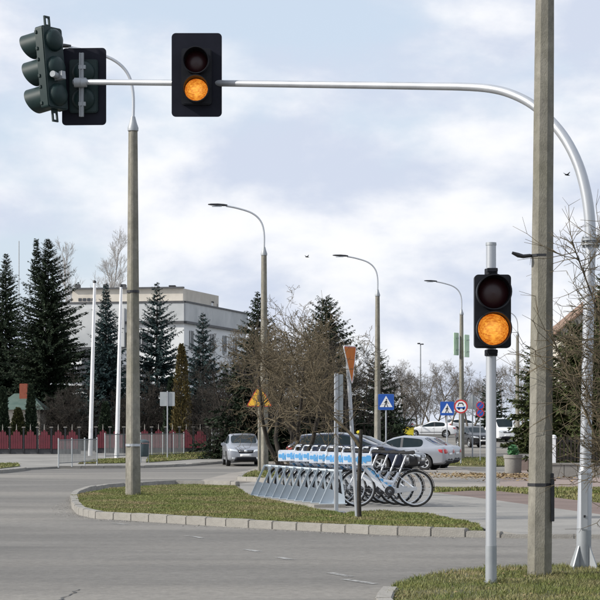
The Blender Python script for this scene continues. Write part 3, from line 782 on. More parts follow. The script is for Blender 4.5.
def make_bike():
    t = thing('bicycle', 'x', 'bicycle', (0, 0, 0), 0, 'hire bicycles in the rack')
    rw = .335; wb = 1.04
    # local: rear hub at x=0, front hub at x=-wb (bike points to -x)
    for x in (0, -wb):
        M = Matrix.Translation((x, 0, rw)) @ Matrix.Rotation(PI / 2, 4, 'X')
        mb = MB(); mb.lathe([(rw - .021 + .021 * math.cos(a), .021 * math.sin(a)) for a in [2 * PI * k / 8 for k in range(8)]], 40, M, close=True)
        wh = mb.build('wheel', rubber, t, smooth=60)
        mb = MB(); mb.lathe([(rw - .040, -.012), (rw - .058, -.010), (rw - .058, .010), (rw - .040, .012)], 40, M, close=True)
        mb.build('rim', steel, wh, smooth=40)
        mb = MB()
        for k in range(16):
            a = 2 * PI * k / 16; mb.tube([(x + .02 * math.cos(a), .02 * (-1) ** k, rw + .02 * math.sin(a)), (x + (rw - .05) * math.cos(a), 0, rw + (rw - .05) * math.sin(a))], .0018, 3, cap=False)
        mb.lathe([(0, -.05), (.03, -.05), (.03, .05), (0, .05)], 12, M); mb.build('spokes', steel, wh)
        mb = MB(); ro = rw + .022      # mudguard
        a0, a1 = (R(-10), R(165)) if x == 0 else (R(20), R(150))
        vs = []; kk = 22
        for k in range(kk + 1):
            a = a0 + (a1 - a0) * k / kk
            for dy, rr in ((-.03, ro - .012), (0, ro), (.03, ro - .012)): vs.append((x + rr * math.cos(a), dy, rw + rr * math.sin(a)))
        mb.add(vs, [(k * 3 + j, k * 3 + 3 + j, k * 3 + 4 + j, k * 3 + 1 + j) for k in range(kk) for j in range(2)])
        mb.build('mudguard', black, t, smooth=60, recalc=False)
    bb = Vector((-.46, 0, .29)); head = Vector((-.86, 0, .83)); hb = Vector((-.90, 0, .70)); st = Vector((-.30, 0, .62))
    mb = MB()
    mb.tube([hb, (-.72, 0, .50), bb + Vector((.02, 0, .03))], [.045, .055, .05], 10); mb.tube([bb, st], .026, 8)
    mb.tube([(-.70, 0, .49), (-.40, 0, .44)], .035, 8)
    mb.tube([hb, head], .03, 8)
    for sy in (-.055, .055):
        mb.tube([bb + Vector((0, sy * .6, 0)), (0, sy, rw)], .014, 6); mb.tube([st - Vector((0, 0, .06)), (0, sy, rw)], .012, 6)
    mb.build('frame', bike_w, t, smooth=50)
    mb = MB()
    for sy in (-.05, .05): mb.tube([hb + Vector((0, sy, -.02)), (-wb, sy, rw)], .016, 6)
    mb.build('fork', bike_w, t, smooth=50)
    mb = MB()       # chain case and skirt guard
    mb.prism([(.03, rw - .03), (.03, rw + .03), (-.40, .34), (-.53, .34), (-.55, .29), (-.53, .24), (-.40, .24)], -.075, -.06); mb.build('chain_case', galv, t, bevel=.004)
    fa = MB(); fa.prism([(-.93, .72), (-.80, .77), (-.66, .58), (-.34, .33), (-.42, .23), (-.55, .27), (-.78, .46)], -.034, .034); fr_ = fa.build('frame_fairing', bike_w, t, bevel=.02, smooth=40)
    mb = MB()
    for k in range(6):
        f_ = k / 5; mb.prism(rounded(.07, .055 + .02 * (k % 2), .012, 2, -.83 + .37 * f_, .68 - .34 * f_ + .01 * (k % 3)), -.0362 - .0003 * k, -.0352)
    tag(mb.build('print', bike_b, fr_, smooth=0), kind='stuff')
    for sy in (-1, 1):
        mb = MB(); mb.tube([hb + Vector((0, sy * .02, .05)), hb + Vector((.16, sy * .05, -.05)), (-.55, sy * .045, .34)], .006, 5); mb.build('cable', rubber, t, smooth=40)
    mb = MB(); mb.tube([st - Vector((.0, 0, .05)), st + Vector((.145, 0, .32))], .018, 8); mb.build('seat_post', steel, t, smooth=50)
    sp = st + Vector((.16, 0, .335))
    mb = MB(); mb.add([(sp.x + .14, -.085, sp.z), (sp.x + .14, .085, sp.z), (sp.x - .02, -.06, sp.z - .005), (sp.x - .02, .06, sp.z - .005), (sp.x - .15, -.02, sp.z), (sp.x - .15, .02, sp.z),
                       (sp.x + .13, -.07, sp.z + .065), (sp.x + .13, .07, sp.z + .065), (sp.x - .02, -.04, sp.z + .045), (sp.x - .02, .04, sp.z + .045), (sp.x - .14, -.012, sp.z + .04), (sp.x - .14, .012, sp.z + .04)],
                      [(0, 2, 3, 1), (2, 4, 5, 3), (6, 7, 9, 8), (8, 9, 11, 10), (0, 6, 8, 2), (2, 8, 10, 4), (1, 3, 9, 7), (3, 5, 11, 9), (0, 1, 7, 6), (4, 10, 11, 5)])
    mb.build('saddle', rubber, t, smooth=60, bevel=.012)
    mb = MB(); mb.tube([head, head + Vector((.06, 0, .17))], .02, 8)
    hbz = head + Vector((.06, 0, .18)); mb.tube(catmull([hbz + Vector((.13, -.29, .05)), hbz + Vector((.03, -.2, .05)), hbz, hbz + Vector((.03, .2, .05)), hbz + Vector((.13, .29, .05))], 3), .013, 8); mb.build('handlebar', steel, t, smooth=50)
    mb = MB()
    for sy in (-1, 1): mb.tube([hbz + Vector((.12, sy * .285, .05)), hbz + Vector((.24, sy * .30, .05))], .017, 8)
    mb.build('grip', rubber, t, smooth=50)
    mb = MB()       # front basket panel carrying the blue print
    bx = head.x - .10
    mb.box((bx, -.20, .86), (.34, .012, .20)); mb.box((bx, .20, .86), (.34, .012, .20)); mb.box((bx - .17, 0, .86), (.012, .388, .20)); mb.box((bx, 0, .765), (.33, .385, .012)); mb.box((bx + .17, 0, .86), (.012, .388, .20))
    bk_ = mb.build('basket', bike_w, t, smooth=0)
    mb = MB()       # printed marks on the panel, a raised decal
    rp = random.Random(3)
    for k in range(9):
        cx = -.13 + .26 * k / 8 + rp.uniform(-.02, .02); ww = rp.uniform(.03, .075); hh_ = rp.uniform(.04, .13); cz = rp.uniform(-.03, .03)
        mb.prism(rounded(ww, hh_, .012, 2, bx + cx, .86 + cz), -.2085 - .0003 * k, -.2065)
    mb.box((bx, -.2072, .845), (.31, .0012, .03)); mb.build('print', bike_b, bk_, smooth=0); mb = MB(); mb.box((bx - .1768, 0, .86), (.0012, .30, .03))
    for cy, ww, cz, hh_ in ((-.10, .10, .02, .09), (.03, .08, -.02, .08), (.12, .06, .02, .10)):
        mb.box((bx - .1775, cy, .86 + cz), (.002, ww, hh_))
    mb.build('print', bike_b, bk_, smooth=0)
    mb = MB(); M = Matrix.Translation((bb.x, -.085, bb.z)) @ Matrix.Rotation(PI / 2, 4, 'X'); mb.lathe([(.03, -.01), (.09, -.01), (.09, .0), (.03, .0)], 20, M, close=True)
    mb.build('chainring', dark_steel, t)
    for sg_ in (1, -1):
        mb = MB(); mb.tube([bb + Vector((0, -.098 * sg_, 0)), bb + Vector((.12 * sg_, -.10 * sg_, -.12 * sg_))], .012, 6); mb.box(bb + Vector((.12 * sg_, -.145 * sg_, -.12 * sg_)), (.09, .10, .02)); mb.build('pedal', dark_steel, t)
    return t
bike = make_bike()
ords = ['nearest', 'second', 'third', 'fourth', 'fifth', 'sixth', 'seventh', 'eighth', 'ninth', 'farthest']
for i in range(nb):
    o = bike if i == 0 else copy_tree(bike)
    o.location = Vector((near.x, near.y, rack_z)) + step * i + Vector((random.uniform(-.02, .02), random.uniform(-.015, .015), 0))
    o.rotation_euler = (R(random.uniform(-3, 3)), 0, R(random.uniform(-3.5, 3.5)))
    o['label'] = ('white and blue hire bicycle, ' + ords[i] + (' of the row to the camera' if i in (0,) else ' from the near end of the rack' if i < 9 else ' of the row in the rack'))

# ------------------------------------------------------------------ signs
def tri_poly(side, r=.04, invert=False, n=4):
    h = side * .866; c = [(-side / 2, -h / 3), (side / 2, -h / 3), (0, h * 2 / 3)]
    k = []
    for i in range(3):
        a = Vector(c[i]); b = Vector(c[(i + 1) % 3]); d = Vector(c[i - 1]);
        e1 = (d - a).normalized() * r * 1.7; e2 = (b - a).normalized() * r * 1.7
        for j in range(n + 1):
            t_ = j / n; k.append(tuple((a + e1) * (1 - t_) ** 2 + a * 2 * t_ * (1 - t_) + (a + e2) * t_ ** 2))
    if invert: k = [(x, -z) for x, z in k][::-1]
    return k
def sign_layers(root, layers, y0=-.02):
    """flat sign: list of (name, poly, material); each sheet 2 mm proud of the one before; all face local -Y"""
    par = None
    for i, (nm, poly, m) in enumerate(layers):
        mb = MB()
        if i == 0: mb.prism(poly, y0, y0 + .006)
        else: mb.prism(poly, y0 - .002 * i, y0 - .002 * i + .0015)
        o = mb.build(nm, m, par if par else root, smooth=0)
        if par is None: par = o
    return par
def pole(root, h, r=.03, m=galv, z0=-.05): mb = MB(); mb.tube([(0, .0, z0), (0, 0, h)], r, 12); return mb.build('pole', m, root, smooth=50)
def shift(pl, dx, dz, s=1): return [(x * s + dx, z * s + dz) for x, z in pl]
# yield sign seen almost from its edge
ps = G(357, 517, .09); sS = F / ps.y
t = thing('yield_sign', 'tilted yield sign turned sideways showing its orange face above the rack', 'road sign', ps, 0)
Hs = zat(346, sS) - ps.z
t.rotation_euler = (Matrix.Rotation(R(-3.4), 3, 'Y') @ Matrix.Rotation(R(72), 3, 'Z')).to_euler()
pole(t, Hs - .05, .032)
sd = .70
fr = sign_layers(t, [('sign_plate', shift(tri_poly(sd, .04, True), 0, Hs - sd * .29), signback), ('border', shift(tri_poly(sd, .04, True), 0, Hs - sd * .29, .995) and [(x * .995, (z) * .995 + Hs - sd * .29) for x, z in tri_poly(sd, .04, True)], red_s),
                     ('face', [(x * .90, z * .90 + Hs - sd * .29) for x, z in tri_poly(sd, .04, True)], orange)], -.045)
mb = MB()       # folded rim of the plate
P = [Vector((x, -.047, z + Hs - sd * .29)) for x, z in tri_poly(sd, .04, True)]; mb.tube(P + [P[0]], .009, 6, cap=False); mb.build('rim', white_p, t, smooth=40)
for z in (Hs - .12, Hs - .48): mb = MB(); mb.tube([(0, 0, z - .02), (0, 0, z + .02)], .042, 12); mb.build('clamp', galv_d, t)
# warning sign by the second lamp post
pw = at(259.3, 30.0, .09)
t = thing('warning_sign', 'yellow triangular warning sign half hidden by bare twigs', 'road sign', pw)
zc = zat(399, 30.0) - pw.z
pole(t, zat(383, 30.0) - pw.z, .05, polec)
wl = [('sign_plate', shift(tri_poly(.88, .05), 0, zc), signback), ('border', [(x * .995, z * .995 + zc) for x, z in tri_poly(.88, .05)], red_s), ('face', [(x * .90, z * .90 + zc) for x, z in tri_poly(.88, .05)], yellow_s),
      ('symbol', [(-.05, zc - .09), (.05, zc - .09), (.045, zc + .0), (.02, zc + .17), (-.02, zc + .17), (-.045, zc)], black_s)]
sign_layers(t, wl, -.055)
# pedestrian crossing signs
def crossing(label, px, s, pyc, base_px=None, lift=0, yaw=0):
    b = at(px, s, lift); t = thing('crossing_sign', label, 'road sign', b, yaw, 'blue pedestrian crossing signs')
    zc = zat(pyc, s) - b.z; pole(t, zc + .28, .028)
    def cz(pl): return [(x, z + zc) for x, z in pl]
    m = sign_layers(t, [('sign_plate', cz(rounded(.62, .62, .04)), signback), ('face', cz(rounded(.612, .612, .04)), blue_s), ('white_triangle', cz(shift(tri_poly(.50, .012), 0, -.05)), white_s)], -.04)
    # walking figure
    f = [('torso', [(-.03, -.02), (.025, -.03), (.045, .08), (.0, .10), (-.03, .07)]), ('leg', [(-.03, -.02), (.0, -.03), (-.045, -.155), (-.085, -.155)]), ('leg', [(.0, -.03), (.025, -.03), (.085, -.155), (.05, -.155)]),
         ('arm', [(.03, .07), (.045, .06), (.09, -.01), (.075, -.02)]), ('arm', [(-.03, .07), (-.02, .04), (-.07, -.01), (-.085, .005)]), ('head', [(.015 + .026 * math.cos(2 * PI * k / 10), .128 + .026 * math.sin(2 * PI * k / 10)) for k in range(10)])]
    for nm, pl in f:
        mb = MB(); mb.prism([(x, z + zc - .035) for x, z in pl], -.0475, -.0462); mb.build('figure_' + nm, black_s, m, smooth=0)
crossing('blue crossing sign on a thin pole behind the dark parked car', 386, 26, 402)
crossing('blue crossing sign beside the round red sign, farther of the two', 447, 22.5, 408.5, lift=.0)
# round red sign
b = at(460.8, 21.5, .06); t = thing('prohibition_sign', 'round white sign with red ring and tow truck symbol at the lamp post', 'road sign', b)
zc = zat(406.5, 21.5) - b.z
circ = lambda r, cx=0, c_z=0, n=28: [(cx + r * math.cos(2 * PI * k / n), zc + c_z + r * math.sin(2 * PI * k / n)) for k in range(n)]
pole(t, zc + .3, .03)
mm = sign_layers(t, [('sign_plate', circ(.325), signback), ('ring', circ(.322), red_s), ('face', circ(.255), white_s)], -.05)
for nm, pl, m in (('symbol_truck', [(-.20, -.02), (-.20, -.10), (.20, -.10), (.20, .0), (.12, .0), (.10, -.03)], blue_s), ('symbol_wheel', [(-.09 + .05 * math.cos(k), -.11 + .05 * math.sin(k)) for k in [2 * PI * j / 10 for j in range(10)]], black_s),
                  ('symbol_wheel', [(.12 + .05 * math.cos(k), -.11 + .05 * math.sin(k)) for k in [2 * PI * j / 10 for j in range(10)]], black_s), ('symbol_hook', [(-.16, .02), (-.12, .02), (-.08, .13), (.06, .13), (.10, .04), (.14, .05), (.09, .18), (-.10, .18)], black_s)):
    mb = MB(); mb.prism([(x, z + zc) for x, z in pl], -.0575, -.0562); mb.build(nm, m, mm, smooth=0)
# triangular sign seen from behind and small round pair
b = at(472.5, 19.0, .0); t = thing('road_sign', 'grey back of a triangular sign right of the round red sign', 'road sign', b)
zc = zat(404, 19) - b.z; pole(t, zc + .5, .035, galv_d)
sign_layers(t, [('sign_plate', shift(tri_poly(.95, .05), 0, zc), signback)], .04)
b = at(480.2, 20.5, .06); t = thing('no_parking_sign', 'small blue and red round sign pair on a thin pole', 'road sign', b)
pole(t, zat(403, 20.5) - b.z, .022)
for pyc in (405.5, 413):
    zc = zat(pyc, 20.5) - b.z
    m = sign_layers(t, [('sign_plate', circ(.2), signback), ('ring', circ(.198), red_s), ('face', circ(.155), blue_s)], -.04)
    mb = MB(); mb.box((0, -.047, zc), (.03, .0015, .30), Matrix.Rotation(R(45), 3, 'Y')); mb.build('bar', red_s, m, smooth=0)
# double grey plates seen from behind on the left verge
b = G(167.5, 458, .12); s = F / b.y; t = thing('road_sign', 'pair of grey sign backs on a thin pole on the left verge', 'road sign', b)
pole(t, zat(391, s) - b.z, .035)
for cx in (-.22, .20):
    mb = MB(); mb.prism(rounded(.34, .72, .03, 3, cx, zat(399, s) - b.z), .03, .045); mb.build('sign_plate', signback, t, smooth=0)

# ------------------------------------------------------------------ cars
def make_car(name, label, loc, rz, pt, kind='sedan', L=4.6, W=1.78, H=1.46, glare_roofm=None, group=None, detail=True, front_shape=0, taxi=False):
    t = thing(name, label, 'car', loc, rz, group)
    k = L / 4.6; hw = W / 2; kz = H / 1.46
    # (x, zb, belt, halfwidth, roof or None, roof halfwidth)
    if kind == 'sedan':
        st = [(2.30, .34, .60, .62, None, 0), (2.24, .24, .69, .74, None, 0), (2.0, .19, .76, .84, None, 0), (1.5, .18, .85, .885, None, 0), (.98, .18, .93, .89, None, 0),
              (.12, .18, .93, .89, 1.36, .56), (-.22, .18, .94, .89, 1.43, .58), (-.30, .18, .94, .89, 1.44, .58), (-.40, .18, .94, .89, 1.445, .58), (-1.05, .18, .96, .89, 1.40, .56), (-1.28, .18, .97, .885, 1.35, .54),
              (-1.86, .20, 1.00, .87, None, 0), (-2.15, .24, .99, .83, None, 0), (-2.26, .32, .93, .76, None, 0), (-2.30, .42, .84, .66, None, 0)]
        side = (4, 5, 6, 8, 9); ws = 4; rw_ = 10; wf, wr = 1.42, -1.36
    elif kind == 'hatch':
        st = [(2.30, .34, .66, .62, None, 0), (2.23, .24, .78, .75, None, 0), (2.0, .19, .87, .85, None, 0), (1.5, .19, .95, .885, None, 0), (1.10, .19, 1.00, .89, None, 0),
              (.30, .19, 1.0, .89, 1.38, .58), (-.12, .19, 1.01, .89, 1.45, .60), (-.22, .19, 1.01, .89, 1.455, .60), (-.32, .19, 1.01, .89, 1.46, .60), (-1.20, .19, 1.03, .89, 1.43, .59), (-1.72, .19, 1.05, .88, 1.38, .56),
              (-2.05, .22, 1.04, .84, None, 0), (-2.20, .28, .98, .80, None, 0), (-2.28, .34, .86, .74, None, 0), (-2.30, .44, .70, .66, None, 0)]
        side = (4, 5, 6, 8, 9); ws = 4; rw_ = 10; wf, wr = 1.42, -1.38
    else:       # van
        st = [(2.30, .34, .75, .66, None, 0), (2.24, .26, .92, .78, None, 0), (2.05, .2, 1.02, .86, None, 0), (1.75, .2, 1.08, .89, None, 0), (1.55, .2, 1.12, .89, None, 0),
              (.95, .2, 1.12, .89, 1.78, .66), (.5, .2, 1.12, .89, 1.84, .68), (.3, .2, 1.12, .89, 1.85, .69), (.2, .2, 1.12, .89, 1.85, .69), (-1.3, .2, 1.12, .89, 1.85, .69), (-2.1, .2, 1.12, .89, 1.82, .68),
              (-2.2, .22, 1.10, .87, None, 0), (-2.26, .26, 1.0, .86, None, 0), (-2.28, .3, .9, .85, None, 0), (-2.30, .4, .8, .8, None, 0)]
        side = (4, 5, 6); ws = 4; rw_ = 10; wf, wr = 1.45, -1.35
    vs = []; nh = 11
    for x, zb, bl, w_, rf, rh in st:
        w_ = w_ * hw / .89; x *= k; zb *= 1; bl *= kz
        if rf is None:
            half = [(0, zb), (.80 * w_, zb), (.965 * w_, zb + .10), (w_, zb + (bl - zb) * .55), (.985 * w_, bl - .07), (.94 * w_, bl - .012), (.88 * w_, bl + .004), (.80 * w_, bl + .014), (.70 * w_, bl + .022), (.55 * w_, bl + .028), (0, bl + .038)]
        else:
            rf *= kz; rh = rh * hw / .89
            half = [(0, zb), (.80 * w_, zb), (.965 * w_, zb + .10), (w_, zb + (bl - zb) * .55), (.985 * w_, bl - .07), (.955 * w_, bl - .012), (.925 * w_, bl + .015), (rh + .055, rf - .075), (rh + .02, rf - .03), (rh * .84, rf - .002), (0, rf + .022)]
        ring = [(x, y, z) for y, z in half] + [(x, -y, z) for y, z in half[-2:0:-1]]
        vs += ring
    nr = 2 * nh - 2; fs = []; fm = []
    for i in range(len(st) - 1):
        for j in range(nr):
            j2 = (j + 1) % nr
            fs.append((i * nr + j, i * nr + j2, (i + 1) * nr + j2, (i + 1) * nr + j))
            jj = j if j < nh - 1 else nr - 1 - j      # mirrored band index
            mi = 0
            if i == ws and jj in (8, 9): mi = 1
            elif i == rw_ and jj in (8, 9): mi = 2
            else:
                if jj == 6 and i in side: mi = 3 + (0 if j < nh - 1 else 1) + (0 if i <= 6 else 2)
            if mi == 0 and jj == 6 and i == 7 and kind != 'van': mi = 9 if j < nh - 1 else 10
            if mi == 0 and jj == 0: mi = 7
            if mi == 0 and glare_roofm and 5 <= i <= 9 and jj >= 8: mi = 8
            fm.append(mi)
    fs.append(tuple(range(nr - 1, -1, -1))); fm.append(0)
    fs.append(tuple((len(st) - 1) * nr + q for q in range(nr))); fm.append(0)
    me = bpy.data.meshes.new('b'); me.from_pydata(vs, [], fs); me.update()
    for q in range(11): me.materials.append(pt)
    me.polygons.foreach_set('material_index', fm); me.polygons.foreach_set('use_smooth', [True] * len(fs))
    bm = bmesh.new(); bm.from_mesh(me); bmesh.ops.recalc_face_normals(bm, faces=bm.faces)
    cl_ = bm.edges.layers.float.get('crease_edge') or bm.edges.layers.float.new('crease_edge')
    for e in bm.edges:
        if {9, 10} & {f.material_index for f in e.link_faces}: e[cl_] = 1.0; continue
        ms_ = {f.material_index for f in e.link_faces}
        if len(ms_) > 1 and 7 not in ms_: e[cl_] = 1.0
    bm.verts.ensure_lookup_table()
    for e in bm.edges:      # firm shoulder line, bonnet edge and bumper lip
        a_, b_ = (v.index for v in e.verts); ja, jb = a_ % nr, b_ % nr
        ja = ja if ja < nh else nr - ja; jb = jb if jb < nh else nr - jb
        if ja == jb and ja in (2, 5) and e[cl_] < .5: e[cl_] = .55
        if a_ // nr == b_ // nr and a_ // nr in (1, len(st) - 3) : e[cl_] = max(e[cl_], .45)
    bm.to_mesh(me); bm.free()
    tmp = link('b', me)
    sb_ = tmp.modifiers.new('s', 'SUBSURF'); sb_.levels = 2; sb_.render_levels = 2
    cut = MB(); wr_ = .325 * (1.05 if kind == 'van' else 1)
    for x in (wf * k, wr * k): cut.lathe([(0, -1.3), (wr_ + .055, -1.3), (wr_ + .055, 1.3), (0, 1.3)], 28, Matrix.Translation((x, 0, wr_ + .01)) @ Matrix.Rotation(PI / 2, 4, 'X'))
    cme = cut.mesh('c', None, smooth=0)
    bmc = bmesh.new(); bmc.from_mesh(cme); bmesh.ops.remove_doubles(bmc, verts=bmc.verts, dist=1e-5); bmesh.ops.recalc_face_normals(bmc, faces=bmc.faces); bmc.to_mesh(cme); bmc.free()
    for q in range(11): cme.materials.append(pt)
    cme.polygons.foreach_set('material_index', [7] * len(cme.polygons))
    co = link('c', cme)
    bo = tmp.modifiers.new('b', 'BOOLEAN'); bo.object = co; bo.operation = 'DIFFERENCE'; bo.solver = 'EXACT'
    dg = bpy.context.evaluated_depsgraph_get(); ev = tmp.evaluated_get(dg); em = bpy.data.meshes.new_from_object(ev)
    bpy.data.objects.remove(tmp); bpy.data.objects.remove(co)
    bmx = bmesh.new(); bmx.from_mesh(em); bmx.faces.ensure_lookup_table()
    bvh = BVHTree.FromBMesh(bmx)
    names = {0: ('body', pt), 1: ('windscreen', glass), 2: ('rear_window', glass), 3: ('side_window', glass), 4: ('side_window', glass), 5: ('side_window', glass), 6: ('side_window', glass), 7: ('underbody', rubber), 8: ('roof', glare_roofm), 9: ('door_pillar', trim), 10: ('door_pillar', trim)}
    body = None
    for mi in range(11):
        sel = [f for f in bmx.faces if f.material_index == mi]
        if not sel: continue
        idx = {}; vv = []; ff = []
        for f in sel:
            ff.append([idx.setdefault(v.index, len(idx)) for v in f.verts])
            for v in f.verts:
                if idx[v.index] == len(vv): vv.append(tuple(v.co))
        m2 = bpy.data.meshes.new(names[mi][0]); m2.from_pydata(vv, [], ff); m2.update()
        m2.polygons.foreach_set('use_smooth', [True] * len(ff)); m2.set_sharp_from_angle(angle=R(38)); m2.materials.append(names[mi][1])
        o = link(names[mi][0], m2, t)
        if mi == 0: body = o
    def patch(nm, m, c4, axis, off=.006, nx=8, ny=4, par=None):
        """sheet laid on the body: c4 four corners (u, v), axis '+x','-x','+y','-y' or a direction pair"""
        D = {'+x': Vector((-1, 0, 0)), '-x': Vector((1, 0, 0)), '+y': Vector((0, -1, 0)), '-y': Vector((0, 1, 0))}[axis]
        vv = []; ok = True
        for j in range(ny + 1):
            for i in range(nx + 1):
                a, b = i / nx, j / ny
                u = (c4[0][0] * (1 - a) + c4[1][0] * a) * (1 - b) + (c4[3][0] * (1 - a) + c4[2][0] * a) * b
                v = (c4[0][1] * (1 - a) + c4[1][1] * a) * (1 - b) + (c4[3][1] * (1 - a) + c4[2][1] * a) * b
                o_ = (Vector((0, u, v)) if 'x' in axis else Vector((u, 0, v))) - D * 5
                h = bvh.ray_cast(o_, D)
                p_ = (h[0] - D * off) if h[0] else None
                if p_ is None: ok = False; p_ = vv[-1] if vv else Vector((0, u, v))
                vv.append(p_)
        mb = MB(); nn_ = nx + 1
        mb.add(vv, [(j * nn_ + i, j * nn_ + i + 1, (j + 1) * nn_ + i + 1, (j + 1) * nn_ + i) for j in range(ny) for i in range(nx)])
        # give the sheet some thickness towards the body
        o = mb.build(nm, m, par or t, smooth=50)
        so_ = o.modifiers.new('t', 'SOLIDIFY'); so_.thickness = .008; so_.offset = 0
        return o
    hs = kz
    zf = {'sedan': .62, 'hatch': .70, 'van': .80}[kind] * hs
    w0 = hw * .93
    for sy in (-1, 1):
        patch('headlight', headl, [(sy * .44 * w0, zf - .065), (sy * .90 * w0, zf - .02), (sy * .92 * w0, zf + .085), (sy * .50 * w0, zf + .035)], '+x')
        patch('fog_lamp', headl if detail else trim, [(sy * .62 * w0, .335), (sy * .78 * w0, .335), (sy * .78 * w0, .40), (sy * .62 * w0, .40)], '+x', nx=4)
        zr = {'sedan': .80, 'hatch': .86, 'van': .9}[kind] * hs
        patch('tail_light', tail_red, [(sy * .50 * w0, zr - .08), (sy * .93 * w0, zr - .10), (sy * .95 * w0, zr + .09), (sy * .62 * w0, zr + .06)], '-x')
        ax = '+y' if sy > 0 else '-y'
        patch('tail_light', tail_red, [(-2.16 * k, zr - .08), (-2.02 * k, zr - .03), (-1.96 * k, zr + .08), (-2.16 * k, zr + .07)], ax, nx=4)
        patch('headlight', headl, [(2.14 * k, zf - .02), (1.98 * k, zf + .04), (1.90 * k, zf + .09), (2.12 * k, zf + .05)], ax, nx=4)
        # shut lines, handles, sill
        for x in (.78, -.32, -1.02):
            patch('shut_line', trim, [(x * k, .30), (x * k + .014, .30), (x * k + .014, .90 * hs), (x * k, .90 * hs)], ax, .001, 1, 6)
        for x in (-.10, -.95): patch('door_handle', trim if pt is p_black else pt, [(x * k, .79 * hs), (x * k - .17, .79 * hs), (x * k - .17, .825 * hs), (x * k, .825 * hs)], ax, .016, 2, 1)
        patch('side_moulding', trim, [(.95 * k, .44), (-.98 * k, .44), (-.98 * k, .49), (.95 * k, .49)], ax, .006, 10, 1)
        mb = MB(); mb.box((.78 * k, sy * (hw + .09), .98 * hs), (.10, .19, .13)); mb.box((.80 * k, sy * (hw - .01), .945 * hs), (.05, .12, .04)); mb.build('mirror', pt, t, bevel=.025, smooth=60)
    patch('grille', black, [(-.40 * w0, zf - .11), (.40 * w0, zf - .11), (.44 * w0, zf + .02), (-.44 * w0, zf + .02)], '+x', .004)
    patch('lower_grille', black, [(-.66 * w0, .265), (.66 * w0, .265), (.56 * w0, .425), (-.56 * w0, .425)], '+x', .004)
    patch('grille_bar', steel, [(-.38 * w0, zf - .035), (.38 * w0, zf - .035), (.38 * w0, zf - .020), (-.38 * w0, zf - .020)], '+x', .012, 6, 1)
    patch('badge', steel, [(-.065, zf - .07), (.065, zf - .07), (.065, zf + .03), (-.065, zf + .03)], '+x', .018, 2, 2)
    patch('number_plate', plate_w, [(-.26, .445), (.26, .445), (.26, .555), (-.26, .555)], '+x', .012, 4, 1)
    patch('number_plate', plate_w, [(-.26, .62 * hs), (.26, .62 * hs), (.26, .73 * hs), (-.26, .73 * hs)], '-x', .012, 4, 1)
    patch('rear_bumper_strip', trim, [(-.80 * w0, .36), (.80 * w0, .36), (.80 * w0, .42), (-.80 * w0, .42)], '-x', .006, 8, 1)
    tw = .2; 
    for x in (wf * k, wr * k):
        for sy in (-1, 1):
            M = Matrix.Translation((x, sy * (hw - .115), wr_)) @ Matrix.Rotation(-sy * PI / 2, 4, 'X')
            mb = MB(); mb.lathe([(wr_ * .64, -.10), (wr_ * .93, -.10), (wr_, -.075), (wr_, .075), (wr_ * .93, .10), (wr_ * .66, .10), (wr_ * .64, .085)], 32, M); wh = mb.build('wheel', rubber, t, smooth=40)
            mb = MB(); mb.lathe([(wr_ * .66, .09), (wr_ * .60, .085), (wr_ * .58, .04)], 28, M)
            for q in range(5):
                a = 2 * PI * q / 5
                mb.add([M @ Vector((rr * math.cos(a + da), rr * math.sin(a + da), z)) for rr, da, z in ((.03, -.9, .075), (.03, .9, .075), (wr_ * .60, .17, .078), (wr_ * .60, -.17, .078))], [(0, 1, 2, 3)])
            mb.lathe([(0, .088), (.05, .086), (.065, .07)], 16, M)
            mb.build('rim', steel, wh, smooth=40, recalc=False)
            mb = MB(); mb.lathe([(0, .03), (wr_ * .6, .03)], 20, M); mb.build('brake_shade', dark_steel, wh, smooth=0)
    if taxi:
        mb = MB(); mb.box((-.25 * k, 0, H + .07), (.16, .42, .12)); mb.build('roof_sign', yellow_bin, t, bevel=.03)
    bmx.free()
    return t

def G_at(px, s): p_ = at(px, s); return p_
# silver car coming towards the camera
c = at(242.5, 21.3); make_car('car', 'silver hatchback driving towards the camera beyond the island', c, R(-90 + 6), p_silver, 'hatch', 4.0, 1.75, 1.50)
# parked cars behind the bicycles
c = at(348, 27.6); make_car('parked_car', 'navy car parked behind the bicycle baskets, nose to the right', c, R(-12), p_navy, 'hatch', 4.35, 1.76, 1.46, glare_roofm=p_silver2, group='cars on the forecourt')  # pale silver roof colour stands in for sun reflected off navy paint
c = at(375, 26.2); make_car('parked_car', 'dark car with pale bonnet glare parked right beside the navy car', c + Vector((-.35, 0, 0)), R(-16), p_black, 'sedan', 4.45, 1.76, 1.45, group='cars on the forecourt', taxi=True)
c = at(398.5, 23.8); make_car('parked_car', 'silver saloon parked with its red tail lights towards the right', c, R(180 - 18), p_silver, 'sedan', 4.5, 1.78, 1.45, group='cars on the forecourt')
c = at(410.5, 22.6); make_car('parked_car', 'pale silver car mostly hidden behind the silver saloon', c, R(180 - 20), p_silver2, 'sedan', 4.3, 1.76, 1.44, group='cars on the forecourt')
# far traffic
c = at(430, 11.3); make_car('parked_car', 'white saloon seen side-on far beyond the forecourt', c, R(180), p_white, 'sedan', 4.6, 1.78, 1.46, detail=False)
c = at(474.5, 13.9); make_car('car', 'dark car facing the camera on the far road', c, R(-90 + 14), p_black, 'hatch', 4.2, 1.78, 1.52, detail=False)
c = at(501, 12.3); make_car('van', 'white van facing the camera behind the near signal pole', c, R(-90 + 8), p_white, 'van', 4.6, 1.78, 1.50, detail=False)
bpy.data.objects['van']['category'] = 'van'
c = at(395, 9.0); make_car('parked_car', 'small pale far car left above the white saloon', c, R(175), p_silver2, 'hatch', 4.2, 1.75, 1.5, detail=False)
c = at(464, 9.6); make_car('parked_car', 'white far car just right of the white saloon', c, R(20), p_white, 'hatch', 4.2, 1.75, 1.5, detail=False)

